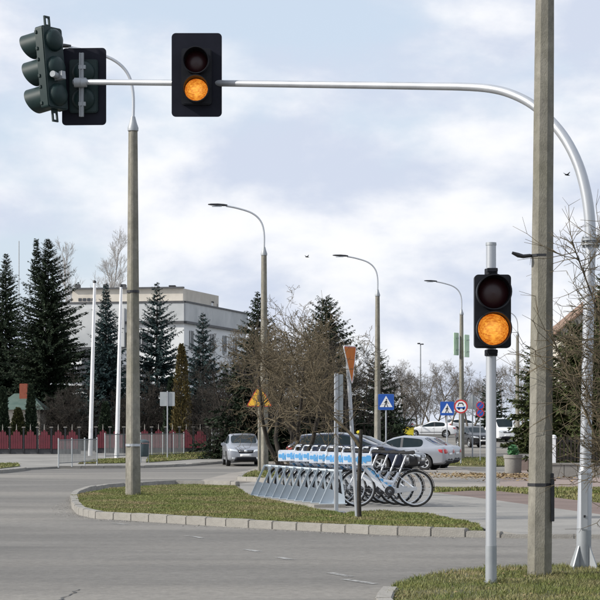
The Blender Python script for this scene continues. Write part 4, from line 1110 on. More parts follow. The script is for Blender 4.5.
# yellow bin and dark bin
def wheelie(label, p, s, m, h=1.1):
    t = thing('waste_bin', label, 'bin', p)
    mb = MB(); a, b = s * .42, s * .5
    mb.add([(-a, -a, .06), (a, -a, .06), (a, a, .06), (-a, a, .06), (-b, -b, h), (b, -b, h), (b, b, h), (-b, b, h)], [(3, 2, 1, 0), (4, 5, 6, 7), (0, 1, 5, 4), (1, 2, 6, 5), (2, 3, 7, 6), (3, 0, 4, 7)]); mb.build('bin_body', m, t, bevel=.03)
    mb = MB(); mb.prism([(-b - .03, h + .003), (b + .03, h + .003), (b, h + .14), (-b, h + .14)], -b - .03, b + .03); mb.build('lid', m, t, bevel=.03)
    mb = MB()
    for sx in (-1, 1): mb.lathe([(0, -.03), (.08, -.03), (.08, .03), (0, .03)], 12, Matrix.Translation((sx * a, a, .08)) @ Matrix.Rotation(PI / 2, 4, 'Y'))
    mb.build('wheel', rubber, t)
wheelie('yellow waste bin left of the white far saloon', at(408, 11.6), 1.0, yellow_bin, .85)
def litter(label, p):
    t = thing('litter_bin', label, 'bin', p)
    mb = MB(); mb.lathe([(0, .25), (.20, .25), (.24, .30), (.26, .85), (.23, .86), (.22, .32)], 18); mb.build('bucket', dark_bin, t, smooth=40)
    mb = MB(); mb.lathe([(.28, .92), (.27, .98), (.15, 1.06), (0, 1.08)], 18); mb.build('hood', dark_bin, t, smooth=40)
    mb = MB()
    for k in range(3): a = 2 * PI * k / 3; mb.tube([(.24 * math.cos(a), .24 * math.sin(a), -.02), (.25 * math.cos(a), .25 * math.sin(a), .95)], .018, 6)
    mb.build('stand', galv_d, t)
litter('dark litter bin standing right of the island lamp post', G(143.5, 462, .12))

# ------------------------------------------------------------------ planters, terrace wall and fence on the right
def leaf_ball(mb, c, rx, rz, n, size):
    for _ in range(n):
        d = Vector((random.gauss(0, 1), random.gauss(0, 1), random.gauss(0, 1))).normalized()
        p_ = Vector(c) + Vector((d.x * rx, d.y * rx, d.z * rz)) * random.uniform(.4, 1)
        u = Vector((random.gauss(0, 1), random.gauss(0, 1), random.gauss(0, 1))).normalized(); v = u.orthogonal().normalized() * size * .5; u *= size
        mb.add([p_ - u, p_ - v, p_ + u, p_ + v], [(0, 1, 2, 3)])
def planter(label, p, r, h):
    t = thing('planter', label, 'planter', p)
    mb = MB(); mb.lathe([(0, 0), (r * .86, 0), (r * .9, .03), (r * .97, h * .8), (r * 1.06, h * .82), (r * 1.06, h), (r * .9, h), (r * .88, h - .06), (0, h - .06)], 28); mb.build('bowl', concrete, t, smooth=35)
    mb = MB(); leaf_ball(mb, (0, 0, h + .1), r * .6, .22, 260, .09); mb.build('leaves', green_l, t, smooth=0, recalc=False)
    mb = MB()
    for k in range(7): a = random.uniform(0, 6.28); mb.tube([(0, 0, h - .08), (.12 * math.cos(a), .12 * math.sin(a), h + .18)], .008, 4)
    mb.build('stem', bark_d, t)
pp = G(513, 473.5, .05); sp_ = F / pp.y
planter('round concrete planter with a green plant left of the utility pole', pp, .30, .62)
planter('small concrete planter with green plant beside the silver car', G(220, 453, .12), .27, .75)
wl_a, wl_b = G(520, 470.8, .05), G(560, 473.5, .05)
def wall(name, label, A, B, h, th, m, cap=True, blocks=0):
    d = B - A; L = Vector((d.x, d.y, 0)).length; t = thing(name, label, 'wall', A, math.atan2(d.y, d.x))
    if blocks:
        bl = L / blocks; mb = MB(); mb.prism([(.004, -.05), (bl - .004, -.05), (bl - .004, h), (.004, h)], 0, th); me_ = mb.mesh('block', m, bevel=.008, smooth=30)
        for i in range(blocks): o = link('block', me_, t); o.location = (bl * i, random.uniform(-.004, .004), random.uniform(-.004, .002))
    else: mb = MB(); mb.box((L / 2, th / 2, h / 2 - .05), (L, th, h + .1)); mb.build('wall_body', m, t, bevel=.01)
    if cap: mb = MB(); mb.box((L / 2, th / 2, h + .034), (L + .06, th + .06, .06)); mb.build('coping', kerb_m, t, bevel=.01)
    return t
wall('low_wall', 'low concrete block wall below the dark railing by the mast', G(549, 477.5, .05), G(640, 477.5, .05), .36, .25, kerb_m, True, 6)
wall('low_wall', 'low pinkish wall behind the round planter', G(517, 470.6, .05), G(551, 470.6, .05), .42, .25, pinkpave, True, 3)
A = G(553, 476.5, .05); B = G(640, 476.5, .05); s = F / A.y; L = B.x - A.x
t = thing('railing', 'dark vertical bar railing on the low wall by the mast', 'railing', A + Vector((0, .1, .45)))
hh = zat(437, s) - A.z - .45
bar = MB(); bar.box((0, 0, hh / 2), (.07, .03, hh)); bme = bar.mesh('bar', bark_d, bevel=.004)
for i in range(int(L / .11)): o = link('bar', bme, t); o.location = (i * .11 + .12, 0, 0)
mb = MB(); mb.box((L / 2, .025, .10), (L, .02, .06)); mb.box((L / 2, .025, hh - .12), (L, .02, .06)); mb.build('rail', dark_steel, t)
t = thing('gate_post', 'white painted gate post left of the dark railing', 'post', G(552.6, 477.2, .05) + Vector((0, -.3, 0)))
mb = MB(); mb.box((0, 0, .55), (.11, .11, 1.2)); mb.build('shaft', white_p, t, bevel=.01)
mb = MB(); mb.lathe([(0, .1), (.05, .09), (.085, .03), (.085, 0), (0, 0)], 12, Matrix.Translation((0, 0, 1.153))); mb.build('cap', white_p, t)
# gabled house behind
b = at(604, 16); t = thing('house', 'house with a brown gable roof behind the conifer on the right', 'house', b)
Wd = 5.4; He = zat(330, 16) - b.z; Hr = zat(294, 16) - b.z
mb = MB(); mb.prism([(-Wd / 2, -.2), (Wd / 2, -.2), (Wd / 2, He), (0, Hr - .15), (-Wd / 2, He)], 0, 8); mb.build('wall', tanw, t, smooth=0)
sl_ = math.atan2(Hr - He, Wd / 2)
for sx in (-1, 1):
    mb = MB(); x2 = sx * (Wd / 2 + .4); z2 = He - .4 * math.tan(sl_)
    mb.prism([(0, Hr), (x2, z2), (x2, z2 + .16), (0, Hr + .17)], -.5, 8.4); mb.build('roof_slope', roof_b, t, smooth=0)
mb = MB(); mb.box((0, -.02, He - .6), (1.1, .06, 1.2)); wn_ = mb.build('window', darkw, t); mb = MB(); mb.box((0, -.06, He - .6), (.06, .04, 1.2)); mb.box((0, -.06, He), (1.25, .05, .07)); mb.box((0, -.06, He - 1.2), (1.25, .09, .07)); mb.build('window_frame', white_p, wn_)

# ------------------------------------------------------------------ left side: fences, flagpoles, buildings
sF = 18.0
def red_fence(label, x0, x1, s, lift=.09):
    a = at(x0, s, lift); t = thing('fence', label, 'fence', a, 0)
    L = (x1 - x0) / s; pitch = 13.9 / s; n = int(L / pitch)
    mb = MB(); mb.box((L / 2, .18, .12), (L, .2, .34)); mb.build('plinth', trim, t, bevel=.01)
    panel = MB(); w_ = pitch * .84
    k = 5; pw_ = w_ / k
    tops = [1.02, 1.20, 1.33, 1.20, 1.02]
    for i in range(k):
        x = -w_ / 2 + pw_ * (i + .5)
        panel.prism([(x - pw_ * .44, .30), (x + pw_ * .44, .30), (x + pw_ * .44, tops[i]), (x, tops[i] + .07), (x - pw_ * .44, tops[i])], -.012, .012)
    panel.box((0, .03, .48), (w_, .03, .08)); panel.box((0, .03, .98), (w_, .03, .08))
    pme = panel.mesh('picket_panel', redf, smooth=0)
    post = MB(); post.box((0, .05, .75), (.09, .11, 1.4)); pom = post.mesh('post', dark_steel, bevel=.01)
    cap = MB(); cap.box((0, .05, 1.49), (.20, .18, .06)); capm = cap.mesh('post_cap', kerb_m, bevel=.015)
    spk = MB(); spk.tube([(0, 0, 1.34), (0, 0, 1.56), (0, 0, 1.68)], [.026, .022, .004], 6); spm = spk.mesh('finial', kerb_m)
    for i in range(n + 1):
        x = pitch * i
        o = link('post', pom, t); o.location.x = x; o2 = link('post_cap', capm, o)
        if i < n:
            o = link('picket_panel', pme, t); o.location = (x + pitch / 2, 0, random.uniform(-.01, .01)); o2 = link('finial', spm, o)
    return t
red_fence('dark red picket fence with white finials at the left edge', -46, 80, sF)
red_fence('dark red picket fence section behind the grey railing and sign', 96, 213, sF - .4)
def mesh_rail(label, pa, pb, n, h, lift):
    A = G(*pa, lift); B = G(*pb, lift); d = B - A; L = Vector((d.x, d.y, 0)).length; t = thing('railing', label, 'railing', A, math.atan2(d.y, d.x), 'grey bar railings on the far pavement')
    pl = L / n
    post = MB(); post.tube([(0, 0, -.05), (0, 0, h + .06)], .032, 8); pom = post.mesh('post', signback, smooth=50)
    pan = MB(); nb_ = int(pl / .10)
    for i in range(nb_): x = .05 + (pl - .1) * (i + .5) / nb_; pan.box((x, 0, h / 2 + .06), (.014, .012, h - .2))
    pan.box((pl / 2, 0, .14), (pl, .025, .035)); pan.box((pl / 2, 0, h - .02), (pl, .03, .04)); 
    pm_ = pan.mesh('bar_panel', rail_m, smooth=0)
    for i in range(n + 1):
        o = link('post', pom, t); o.location.x = pl * i
        if i < n: o = link('bar_panel', pm_, t); o.location.x = pl * i
mesh_rail('short grey bar railing of three panels near the kerb', (58.5, 466.5), (97, 464.5), 3, 1.15, .12)
mesh_rail('long grey bar railing left of the sign pole', (105, 459), (184, 454), 7, 1.25, .12)
mesh_rail('grey railing panel beside the small planter', (212, 453), (219, 452.6), 1, 1.3, .12)
for lab, x0, y0, x1, y1 in (('white flagpole left of the blue spruce, taller of the two', 90.3, 431, 94.6, 283), ('white flagpole right beside the island lamp post', 116.8, 450, 120.8, 287)):
    s = 19.5 if x0 > 100 else 18.6
    b = at(x0, s, .09); t = thing('flagpole', lab, 'flagpole', b, 0, 'white flagpoles'); H = zat(y1, s) - b.z
    t.rotation_euler = (0, R(1.4), 0)
    mb = MB(); mb.tube([(0, 0, -.1), (0, 0, H * .5), (0, 0, H)], [.125, .10, .065], 14); mb.build('shaft', white_p, t, smooth=50)
    mb = MB(); mb.lathe([(0, .12), (.08, .08), (.10, 0), (.06, -.04), (0, -.04)], 10, Matrix.Translation((0, 0, H + .04))); mb.build('finial', dark_steel, t)
    mb = MB(); mb.box((0, -.14, 1.4), (.05, .05, .2)); mb.tube([(.1, -.09, 1.4), (.09, -.07, H - .1)], .008, 4); mb.build('halyard', white_p, t)

# apartment block
yA = 200.0; sA = F / yA
X = lambda px, y: (px - 300) * y / F
cor = Vector((X(184, yA), yA, 0)); rgt = Vector((X(246, 222), 222, 0)); lef = Vector((X(40, 203), 203, 0))
zg = gz(yA)
Ht = zat(302.5, sA) - zg
bl = thing('apartment_block', 'pale grey flat roofed block with tan penthouse behind the spruces', 'building', (cor.x, cor.y, zg))
def wall_quad(mb, A, B, z0, z1, th=.3):
    d = (B - A); d.z = 0; L = d.length; u = d.normalized(); nn_ = Vector((u.y, -u.x, 0))
    vs = [A - nn_ * th, B - nn_ * th, B, A]
    o = cor.copy(); mb.add([Vector((v.x - o.x, v.y - o.y, z0)) for v in vs] + [Vector((v.x - o.x, v.y - o.y, z1)) for v in vs], [(0, 1, 2, 3), (7, 6, 5, 4), (0, 4, 5, 1), (1, 5, 6, 2), (2, 6, 7, 3), (3, 7, 4, 0)])
mid = cor.lerp(rgt, .72)
bt = Vector((0, 0, 0))
mb = MB()
far_l = lef + Vector((-2, 22, 0)); far_r = rgt + Vector((-1, 4, 0))
P = [lef, cor, rgt, far_r, far_l]
mb.add([Vector((p_.x - cor.x, p_.y - cor.y, -.5)) for p_ in P] + [Vector((p_.x - cor.x, p_.y - cor.y, Ht - .3)) for p_ in P], [(4, 3, 2, 1, 0), (5, 6, 7, 8, 9)] + [(i, (i + 1) % 5, (i + 1) % 5 + 5, i + 5) for i in range(5)])
mb.build('wall', whitew, bl, smooth=0)
def on_face(A, B, u, off):       # point at u (0..1) along a face, off outwards
    d = B - A; q_ = d.normalized(); return A + d * u + Vector((q_.y, -q_.x, 0)) * off - cor
def face_box(nm, m, A, B, u0, u1, z0, z1, depth, off=0.0, par=None):
    a = on_face(A, B, u0, off); b = on_face(A, B, u1, off); d = (b - a); ang = math.atan2(d.y, d.x)
    mb = MB(); mb.box((0, 0, 0), (d.length, depth, z1 - z0)); o = mb.build(nm, m, par or bl, bevel=0, smooth=0)
    mid_ = (a + b) / 2; o.location = (mid_.x, mid_.y, (z0 + z1) / 2); o.rotation_euler = (0, 0, ang); return o
# parapet, ledges
for A_, B_ in ((lef, cor), (cor, rgt)):
    face_box('parapet', greyw, A_, B_, -.0, 1.003, Ht - 1.75, Ht, .30, .05)
    face_box('coping', trim, A_, B_, -.002, 1.006, Ht + .003, Ht + .16, .45, .06)
    face_box('ledge', trim, A_, B_, -.002, 1.004, Ht - 1.98, Ht - 1.753, .42, .08)
def fwin(A_, B_, u, z, w_, h_, frame=True):
    L = (B_ - A_).length; du = w_ / L / 2
    o = face_box('window', darkw, A_, B_, u - du, u + du, z, z + h_, .10, .02)
    if frame:
        mb = MB(); mb.box((0, -.09, 0), (.07, .06, h_)); mb.box((0, -.10, -h_ / 2 - .04), (w_ + .2, .16, .08)); mb.box((-w_ / 2 - .04, -.09, 0), (.08, .10, h_)); mb.box((w_ / 2 + .04, -.09, 0), (.08, .10, h_))
        mb.build('window_frame', greyw, o, smooth=0)
for zf_ in (Ht - 4.3, Ht - 7.4, Ht - 10.5):
    for u in (.10, .24, .42, .62, .80): fwin(cor, rgt, u, zf_, .9, 1.7)
    for u in (.08, .17, .26, .35, .44, .53, .62, .71): fwin(lef, cor, u, zf_, 1.4, 1.5)
# dark glazed recess and slanted white band at the left part
for u0, u1 in ((.30, .36), (.40, .47), (.50, .56)): face_box('glazing', darkw, lef, cor, u0, u1, Ht - 8.4, Ht - 4.6, .1, .30)
face_box('balcony_band', greyw, lef, cor, .22, .60, Ht - 4.2, Ht - .5, .5, .35)
# penthouse
pa = Vector((X(72, 206), 206, 0)); pb = Vector((X(183, 204), 204, 0))
zz0, zz1 = Ht - .3, zat(289, F / 205) - zg
P = [pa, pb, pb + Vector((3, 12, 0)), pa + Vector((3, 12, 0))]
mb = MB(); mb.add([Vector((p_.x - cor.x, p_.y - cor.y, zz0)) for p_ in P] + [Vector((p_.x - cor.x, p_.y - cor.y, zz1)) for p_ in P], [(3, 2, 1, 0), (4, 5, 6, 7), (0, 1, 5, 4), (1, 2, 6, 5), (2, 3, 7, 6), (3, 0, 4, 7)])
ph = mb.build('penthouse', tanw, bl, smooth=0)
face_box('penthouse_coping', trim, pa, pb, -.01, 1.01, zz1 + .003, zz1 + .15, .5, .1)
for u in (.06, .10, .14, .18): face_box('roof_window', darkw, pa, pb, u, u + .028, zz0 + .75, zz0 + 1.05, .1, .02)
face_box('roof_band', white_p, pa, pb, -.02, .30, zz0 + .1, zz0 + .68, .4, .15)
def roof_box(nm, m, px, y, py0, py1, wpx):
    s_ = F / y; z0 = zat(py0, s_) - zg; z1 = zat(py1, s_) - zg; mb = MB(); mb.box(((px - 300) / s_ - cor.x, y - cor.y, (z0 + z1) / 2), (wpx / s_, 1.2, z1 - z0)); return mb.build(nm, m, bl, bevel=.03)
for px in (78, 106, 124): roof_box('chimney', trim, px, 209, 291, 284.5, 4.5)
roof_box('roof_cabin', white_p, 178, 206, 303, 294.5, 13); roof_box('vent', dark_steel, 171.5, 207, 292, 287, 5); roof_box('vent', dark_steel, 172.5, 207, 287, 285.6, 7)
roof_box('roof_cabin', white_p, 205, 214, 313, 303, 16); roof_box('roof_cabin_lid', trim, 205, 214, 302.9, 301.6, 18); roof_box('vent_pipe', trim, 217, 216, 312, 304, 1.6)
mb = MB(); s_ = F / 212
mb.tube([((19 - 300) / s_ - cor.x, 12, zat(300, s_) - zg - 12), ((19 - 300) / s_ - cor.x, 12, zat(241, s_) - zg)], .05, 6)
an = mb.build('antenna_mast', galv_d, None); an.location = bl.location; tag(an, 'thin antenna mast above the spruces at the left edge', 'antenna')

# small green roofed house with orange chimney
b = at(18, 16.3); t = thing('summer_house', 'small house with green hipped roof and orange chimney behind the red fence', 'house', b)
He = zat(408, 16.3) - b.z; Hr = zat(393, 16.3) - b.z
mb = MB(); mb.box((0, 2, He / 2 - .1), (2.6, 3.2, He + .2)); mb.build('wall', tanw, t)
mb = MB(); mb.add([(-1.6, .1, He - .1), (1.6, .1, He - .1), (1.6, 3.9, He - .1), (-1.6, 3.9, He - .1), (-.5, 2, Hr), (.5, 2, Hr)], [(0, 1, 5, 4), (1, 2, 5), (2, 3, 4, 5), (3, 0, 4), (3, 2, 1, 0)]); rf = mb.build('roof', roof_g, t, smooth=0)
mb = MB(); mb.box((.15, 1.6, Hr + .05), (.50, .45, 1.1)); mb.build('chimney', brick, rf, bevel=.02)
mb = MB(); mb.box((0, .38, 1.3), (.9, .06, .9)); mb.build('window', darkw, t)

# ------------------------------------------------------------------ trees
def tubes_np(segs, m, name, sides=4):
    """segs: list of (p0, p1, r0, r1)"""
    A = np.array([s_[0] for s_ in segs], np.float64); B = np.array([s_[1] for s_ in segs]); r0 = np.array([s_[2] for s_ in segs]); r1 = np.array([s_[3] for s_ in segs])
    D = B - A; L = np.linalg.norm(D, axis=1, keepdims=True); D = D / np.maximum(L, 1e-6)
    ref = np.where(np.abs(D[:, 2:3]) < .9, np.array([[0, 0, 1.]]), np.array([[1., 0, 0]]))
    U = np.cross(D, ref); U /= np.linalg.norm(U, axis=1, keepdims=True); W_ = np.cross(D, U)
    k = np.arange(sides) * 2 * PI / sides
    c = np.cos(k)[None, :, None]; s_ = np.sin(k)[None, :, None]
    ring = U[:, None] * c + W_[:, None] * s_
    Vv = np.concatenate([A[:, None] + ring * r0[:, None, None], B[:, None] + ring * r1[:, None, None]], 1).reshape(-1, 3)
    o = np.arange(len(segs))[:, None, None] * 2 * sides; i = np.arange(sides)[None, :]
    Fa = np.stack([i, (i + 1) % sides, (i + 1) % sides + sides, i + sides], 2) + o
    return np_mesh(name, Vv, Fa.reshape(-1, 4), m, smooth=True)
def bare_tree(seed, H, spread, stems=1, levels=4, kids=(7, 6, 5, 4), r0=.12, up=.25, clear=.25, wob=.22, twig=.006, ang=(35, 65), crook=1.0, lean=(0, 0)):
    """returns (trunk segments, crown segments), base at the origin"""
    rd = random.Random(seed); T = []; C = []
    def grow(p, d, L, r, lev, T_):
        n = 6 if lev == 0 else 5 if lev == 1 else 3
        pts = [p]; dd = d.copy(); rr = [r]
        for i in range(n):
            j = Vector((rd.gauss(0, 1), rd.gauss(0, 1), rd.gauss(0, 1))) * wob * crook * (.45 if lev == 0 else 1)
            dd = (dd + j + Vector((0, 0, up * (.4 if lev else .2)))).normalized()
            q_ = pts[-1] + dd * (L / n)
            r2 = max(twig * .7, r * (1 - .72 * (i + 1) / n))
            (T if lev == 0 else C).append((tuple(pts[-1]), tuple(q_), rr[-1], r2)); pts.append(q_); rr.append(r2)
        if lev >= levels: return
        nk = kids[min(lev, len(kids) - 1)]
        for c_ in range(nk):
            f = clear + (1 - clear) * (c_ + rd.random()) / nk if lev == 0 else .2 + .8 * (c_ + rd.random()) / nk
            f = min(f, .999); i = int(f * n); q_ = pts[i].lerp(pts[i + 1], f * n - i)
            base = (pts[i + 1] - pts[i]).normalized(); a = R(rd.uniform(*ang)); perp = base.orthogonal().normalized()
            perp.rotate(Matrix.Rotation(rd.uniform(0, 2 * PI), 3, base))
            nd = (base * math.cos(a) + perp * math.sin(a)).normalized()
            nl = L * rd.uniform(.42, .72) * (1.05 - .45 * f) * (spread if lev == 0 else 1)
            grow(q_, nd, nl, max(twig, rr[i] * rd.uniform(.42, .62)), lev + 1, T_)
    for s_ in range(stems):
        a = 2 * PI * s_ / max(stems, 1) + rd.random(); d = Vector((math.cos(a) * .32, math.sin(a) * .32, 1)).normalized() if stems > 1 else Vector((lean[0], lean[1], 1)).normalized()
        p_ = Vector((math.cos(a), math.sin(a), 0)) * (r0 * .9 if stems > 1 else 0) + Vector((0, 0, -.15))
        grow(p_, d, H * rd.uniform(.78, .95) if stems > 1 else H * .82, r0, 0, T)
    return T, C
def tree_meshes(seed, m_t, m_c, **k):
    T, C = bare_tree(seed, **k)
    return tubes_np(T, m_t, 'trunk', 8), tubes_np(C, m_c, 'crown', 3)
def put_tree(name, label, cat, loc, ms, rz=0, s=1.0, group=None, sz=1.0):
    t = thing(name, label, cat, loc, rz, group); t.scale = (s, s, s * sz)
    link('trunk', ms[0], t); link('crown', ms[1], t); return t

# the bare tree behind the rack
bt = at(290, 36.5, .05)
put_tree('bare_tree', 'many-stemmed bare tree with yellow-brown twigs behind the bicycle rack', 'tree', bt,
         tree_meshes(11, bark_d, bark_y, H=5.0, spread=1.0, stems=4, levels=4, kids=(10, 7, 5, 4), r0=.085, up=.17, clear=.36, wob=.30, twig=.0065, ang=(35, 80)), 0, .93)
# young tree with a long arched limb by the tilted sign
by = G(359.5, 518, .09)
rd = random.Random(5); T = []; C = []
def chain(P, r0, r1, dest):
    P = catmull([Vector(p_) for p_ in P], 4); n = len(P) - 1
    for i in range(n): dest.append((tuple(P[i]), tuple(P[i + 1]), r0 + (r1 - r0) * i / n, r0 + (r1 - r0) * (i + 1) / n))
    return P
q = lambda px, py, dy=0: ((px - 359.5) / 60, dy, (518 - py) / 60)
chain([(0, 0, -.1), q(359, 490), q(360, 460), q(361, 436)], .035, .028, T)
limb = chain([q(359.5, 452), q(352, 441), q(335, 425, .1), q(318, 408, .2), q(305, 385, .25), q(296, 362, .2), q(291, 345, .15)], .03, .010, C)
limb2 = chain([q(335, 425, .1), q(322, 400, -.1), q(314, 372, -.15), q(311, 350, -.1)], .018, .007, C)
limb3 = chain([q(318, 408, .2), q(298, 396, .4), q(276, 380, .5), q(262, 366, .5)], .014, .006, C)
def sprigs(P, n, L0, dest, lo=.25):
    for _ in range(n):
        f = rd.uniform(lo, .99) * (len(P) - 1); i = int(f); p_ = P[i].lerp(P[min(i + 1, len(P) - 1)], f - i)
        d = Vector((rd.gauss(-.2, .9), rd.gauss(0, .8), rd.gauss(.35, .7))).normalized(); L = L0 * rd.uniform(.4, 1.2); r = .0068
        for j in range(3):
            d = (d + Vector((rd.gauss(0, .3), rd.gauss(0, .3), rd.gauss(.1, .3)))).normalized(); e = p_ + d * L / 3
            dest.append((tuple(p_), tuple(e), r, r * .75)); 
            for kk in range(2):
                d2 = (d + Vector((rd.gauss(0, .8), rd.gauss(0, .8), rd.gauss(.1, .7)))).normalized(); dest.append((tuple(e), tuple(e + d2 * L * .3), r * .7, r * .45))
            p_ = e; r *= .8
for P, n_, l_ in ((limb, 60, .8), (limb2, 45, .7), (limb3, 40, .6)): sprigs(P, n_, l_, C)
t = thing('young_tree', 'cut-back young tree with one long bare limb arching left beside the tilted sign', 'tree', by)
link('trunk', tubes_np(T, bark_d, 'trunk', 8), t); link('crown', tubes_np(C, bark_y, 'crown', 5), t)

# dark shrubs and bare trees, shared shapes
shrub_ms = [tree_meshes(30 + i, bark_d, bark_d, H=3.6, spread=.95, stems=6, levels=3, kids=(9, 7, 6), r0=.035, up=.2, clear=.08, wob=.28, twig=.009, ang=(30, 70)) for i in range(2)]
mid_ms = [tree_meshes(40 + i, bark_d, bark_d, H=7.0, spread=.85, stems=2, levels=4, kids=(10, 6, 5, 3), r0=.10, up=.22, clear=.15, wob=.26, twig=.010, ang=(30, 65)) for i in range(2)]
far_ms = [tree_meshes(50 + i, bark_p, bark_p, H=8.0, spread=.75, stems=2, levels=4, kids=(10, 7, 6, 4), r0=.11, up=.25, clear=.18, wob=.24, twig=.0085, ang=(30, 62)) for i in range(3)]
shrubs = [(56, 16.3, 1.0, 'left of the flagpoles'), (78, 16.4, 1.15, 'behind the left flagpole'), (128, 16.4, 1.0, 'behind the island lamp post'), (148, 16.2, 1.2, 'left of the grey sign backs'), (190, 16.4, 1.0, 'right of the grey sign backs'),
          (212, 16.6, 1.15, 'at the right end of the red fence'), (232, 18.6, 1.25, 'right behind the silver car'), (250, 19.2, 1.2, 'behind the warning sign')]
for i, (px, s, k, w_) in enumerate(shrubs):
    put_tree('bare_shrub', 'dense dark bare shrub ' + w_, 'shrub', at(px, s, .0), shrub_ms[i % 2], i * 1.3, k, 'dark shrubs along the left fence')
mids = [(222, 17.5, .80, 'above the red fence end, left of the driving car'), (243, 19.5, .88, 'between the block and the dark spruce'), (292, 20.5, .86, 'behind the bicycle baskets, left of the two spruces gap'), (306, 20.0, .95, 'in the gap between the two dark spruces'),
        (345, 20.5, .85, 'right of the second dark spruce'), (362, 19.5, .80, 'left of the blue crossing sign'), (378, 17.5, .70, 'behind the third lamp post'), (398, 16.0, .62, 'right of the blue crossing sign')]
for i, (px, s, k, w_) in enumerate(mids):
    put_tree('bare_tree', 'dark bare tree ' + w_, 'tree', at(px, s, 0), mid_ms[i % 2], i * 2.1, k, 'dark bare trees behind the forecourt')
fars = [(388, 11.0, .85, 'leftmost of the far row'), (402, 10.6, .92, 'above the yellow bin'), (418, 10.2, .88, 'under the tiny twin lamp'), (434, 10.4, .92, 'above the white saloon'), (449, 10.0, .95, 'above the right blue crossing sign'), (470, 10.0, 1.0, 'right behind the lamp with green panels'),
        (486, 10.4, .80, 'above the dark far car'), (506, 10.6, .85, 'left of the distant street lamp'), (524, 10.8, .95, 'just left of the utility pole'), (566, 11.5, 1.0, 'right of the utility pole')]
for i, (px, s, k, w_) in enumerate(fars):
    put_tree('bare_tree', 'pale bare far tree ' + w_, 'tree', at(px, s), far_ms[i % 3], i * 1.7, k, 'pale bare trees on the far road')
birch_ms = tree_meshes(61, mat('birch_bark', (.26, .245, .235), (.36, .345, .33), .95, scale=3), mat('birch_bark', (0, 0, 0)), H=17, spread=.35, stems=1, levels=4, kids=(20, 8, 6, 3), r0=.13, up=.45, clear=.3, wob=.15, twig=.0065, ang=(20, 45))
for i, (px, s, k, w_) in enumerate(((78, 9.3, 1.05, 'left behind the penthouse'), (99, 9.2, 1.12, 'tallest, above the penthouse chimneys'), (113, 9.0, 1.0, 'right, above the penthouse'))):
    put_tree('birch_tree', 'thin pale bare birch ' + w_, 'tree', at(px, s), birch_ms, i * 2.0, k * 1.30, 'birches behind the block')

# conifers
def spruce_mesh(seed, H, Rb, m, droop=.35, dens=1.0, gap=.30, twin=False, spray=.24, power=.85, bare=.02):
    rd_ = np.random.default_rng(seed); segs = [((0, 0, -.2), (0, 0, H * .5), .16 * H / 12, .10 * H / 12), ((0, 0, H * .5), (0, 0, H), .10 * H / 12, .012)]
    z = H * bare + .2; tops = [(0, 0, H)]
    if twin: tops.append((-.75, .2, H * .995))
    br = []
    while z < H - .1:
        f = z / H
        for tx, ty, th in tops:
            if tx and f < .72: continue
            n_ = max(4, int((6 + 4 * (1 - f)) * dens)); a0 = rd_.uniform(0, 6.28)
            ln = Rb * (1 - f) ** power + .05
            if tx: ln = min(ln, .75 * (1 - z / th) * 3 + .1)
            whorl = rd_.uniform(.78, 1.15)
            for k in range(n_):
                a = a0 + 2 * PI * k / n_ + rd_.normal(0, .2); L = ln * whorl * rd_.uniform(.62, 1.12)
                ox = tx * min(1, max(0, (f - .70) / .12)); oy = ty * min(1, max(0, (f - .7) / .12))
                br.append((ox, oy, z + rd_.normal(0, .06), a, L, f))
        z += gap * rd_.uniform(.75, 1.25)
    Bn = np.array(br); ox, oy, zb_, a, L, f = Bn.T
    ca, sa = np.cos(a), np.sin(a); up0 = .55 * f - .10
    def pts_(i, t): return np.stack([ox[i] + ca[i] * L[i] * t, oy[i] + sa[i] * L[i] * t, zb_[i] + L[i] * (up0[i] * t - droop * t * t * (1 - f[i]) + .18 * t ** 3)], 1)
    idx = np.arange(len(Bn)); p0, p1, p2 = (pts_(idx, np.full(len(idx), t)) for t in (0., .5, 1.))
    for k in range(len(idx)): segs.append((tuple(p0[k]), tuple(p1[k]), .024, .013)); segs.append((tuple(p1[k]), tuple(p2[k]), .013, .004))
    ns = np.maximum(4, (L / .075 * dens).astype(int)) * 3
    bi = np.repeat(idx, ns); n_ = len(bi)
    t = .10 + .92 * rd_.uniform(0, 1, n_); p_ = pts_(bi, np.minimum(t, 1.02))
    aa = a[bi] + rd_.choice([-1, 1], n_) * rd_.uniform(.1, 1.15, n_); ll = spray * (1.2 - .6 * t) * rd_.uniform(.6, 1.4, n_) * (1 + .35 * (1 - f[bi])) * (1 - .5 * f[bi] ** 2)
    d = np.stack([np.cos(aa), np.sin(aa), rd_.normal(-.18, .35, n_)], 1) * ll[:, None]
    wv = np.stack([-np.sin(aa), np.cos(aa), rd_.normal(0, 1.1, n_)], 1); wv *= (ll * .21)[:, None] / np.linalg.norm(wv, axis=1, keepdims=True)
    Vv = np.stack([p_, p_ + d * .55 - wv, p_ + d, p_ + d * .55 + wv], 1).reshape(-1, 3)
    return tubes_np(segs, bark_d, 'trunk', 3), np_mesh('crown', Vv, np.arange(len(Vv)).reshape(-1, 4), m)
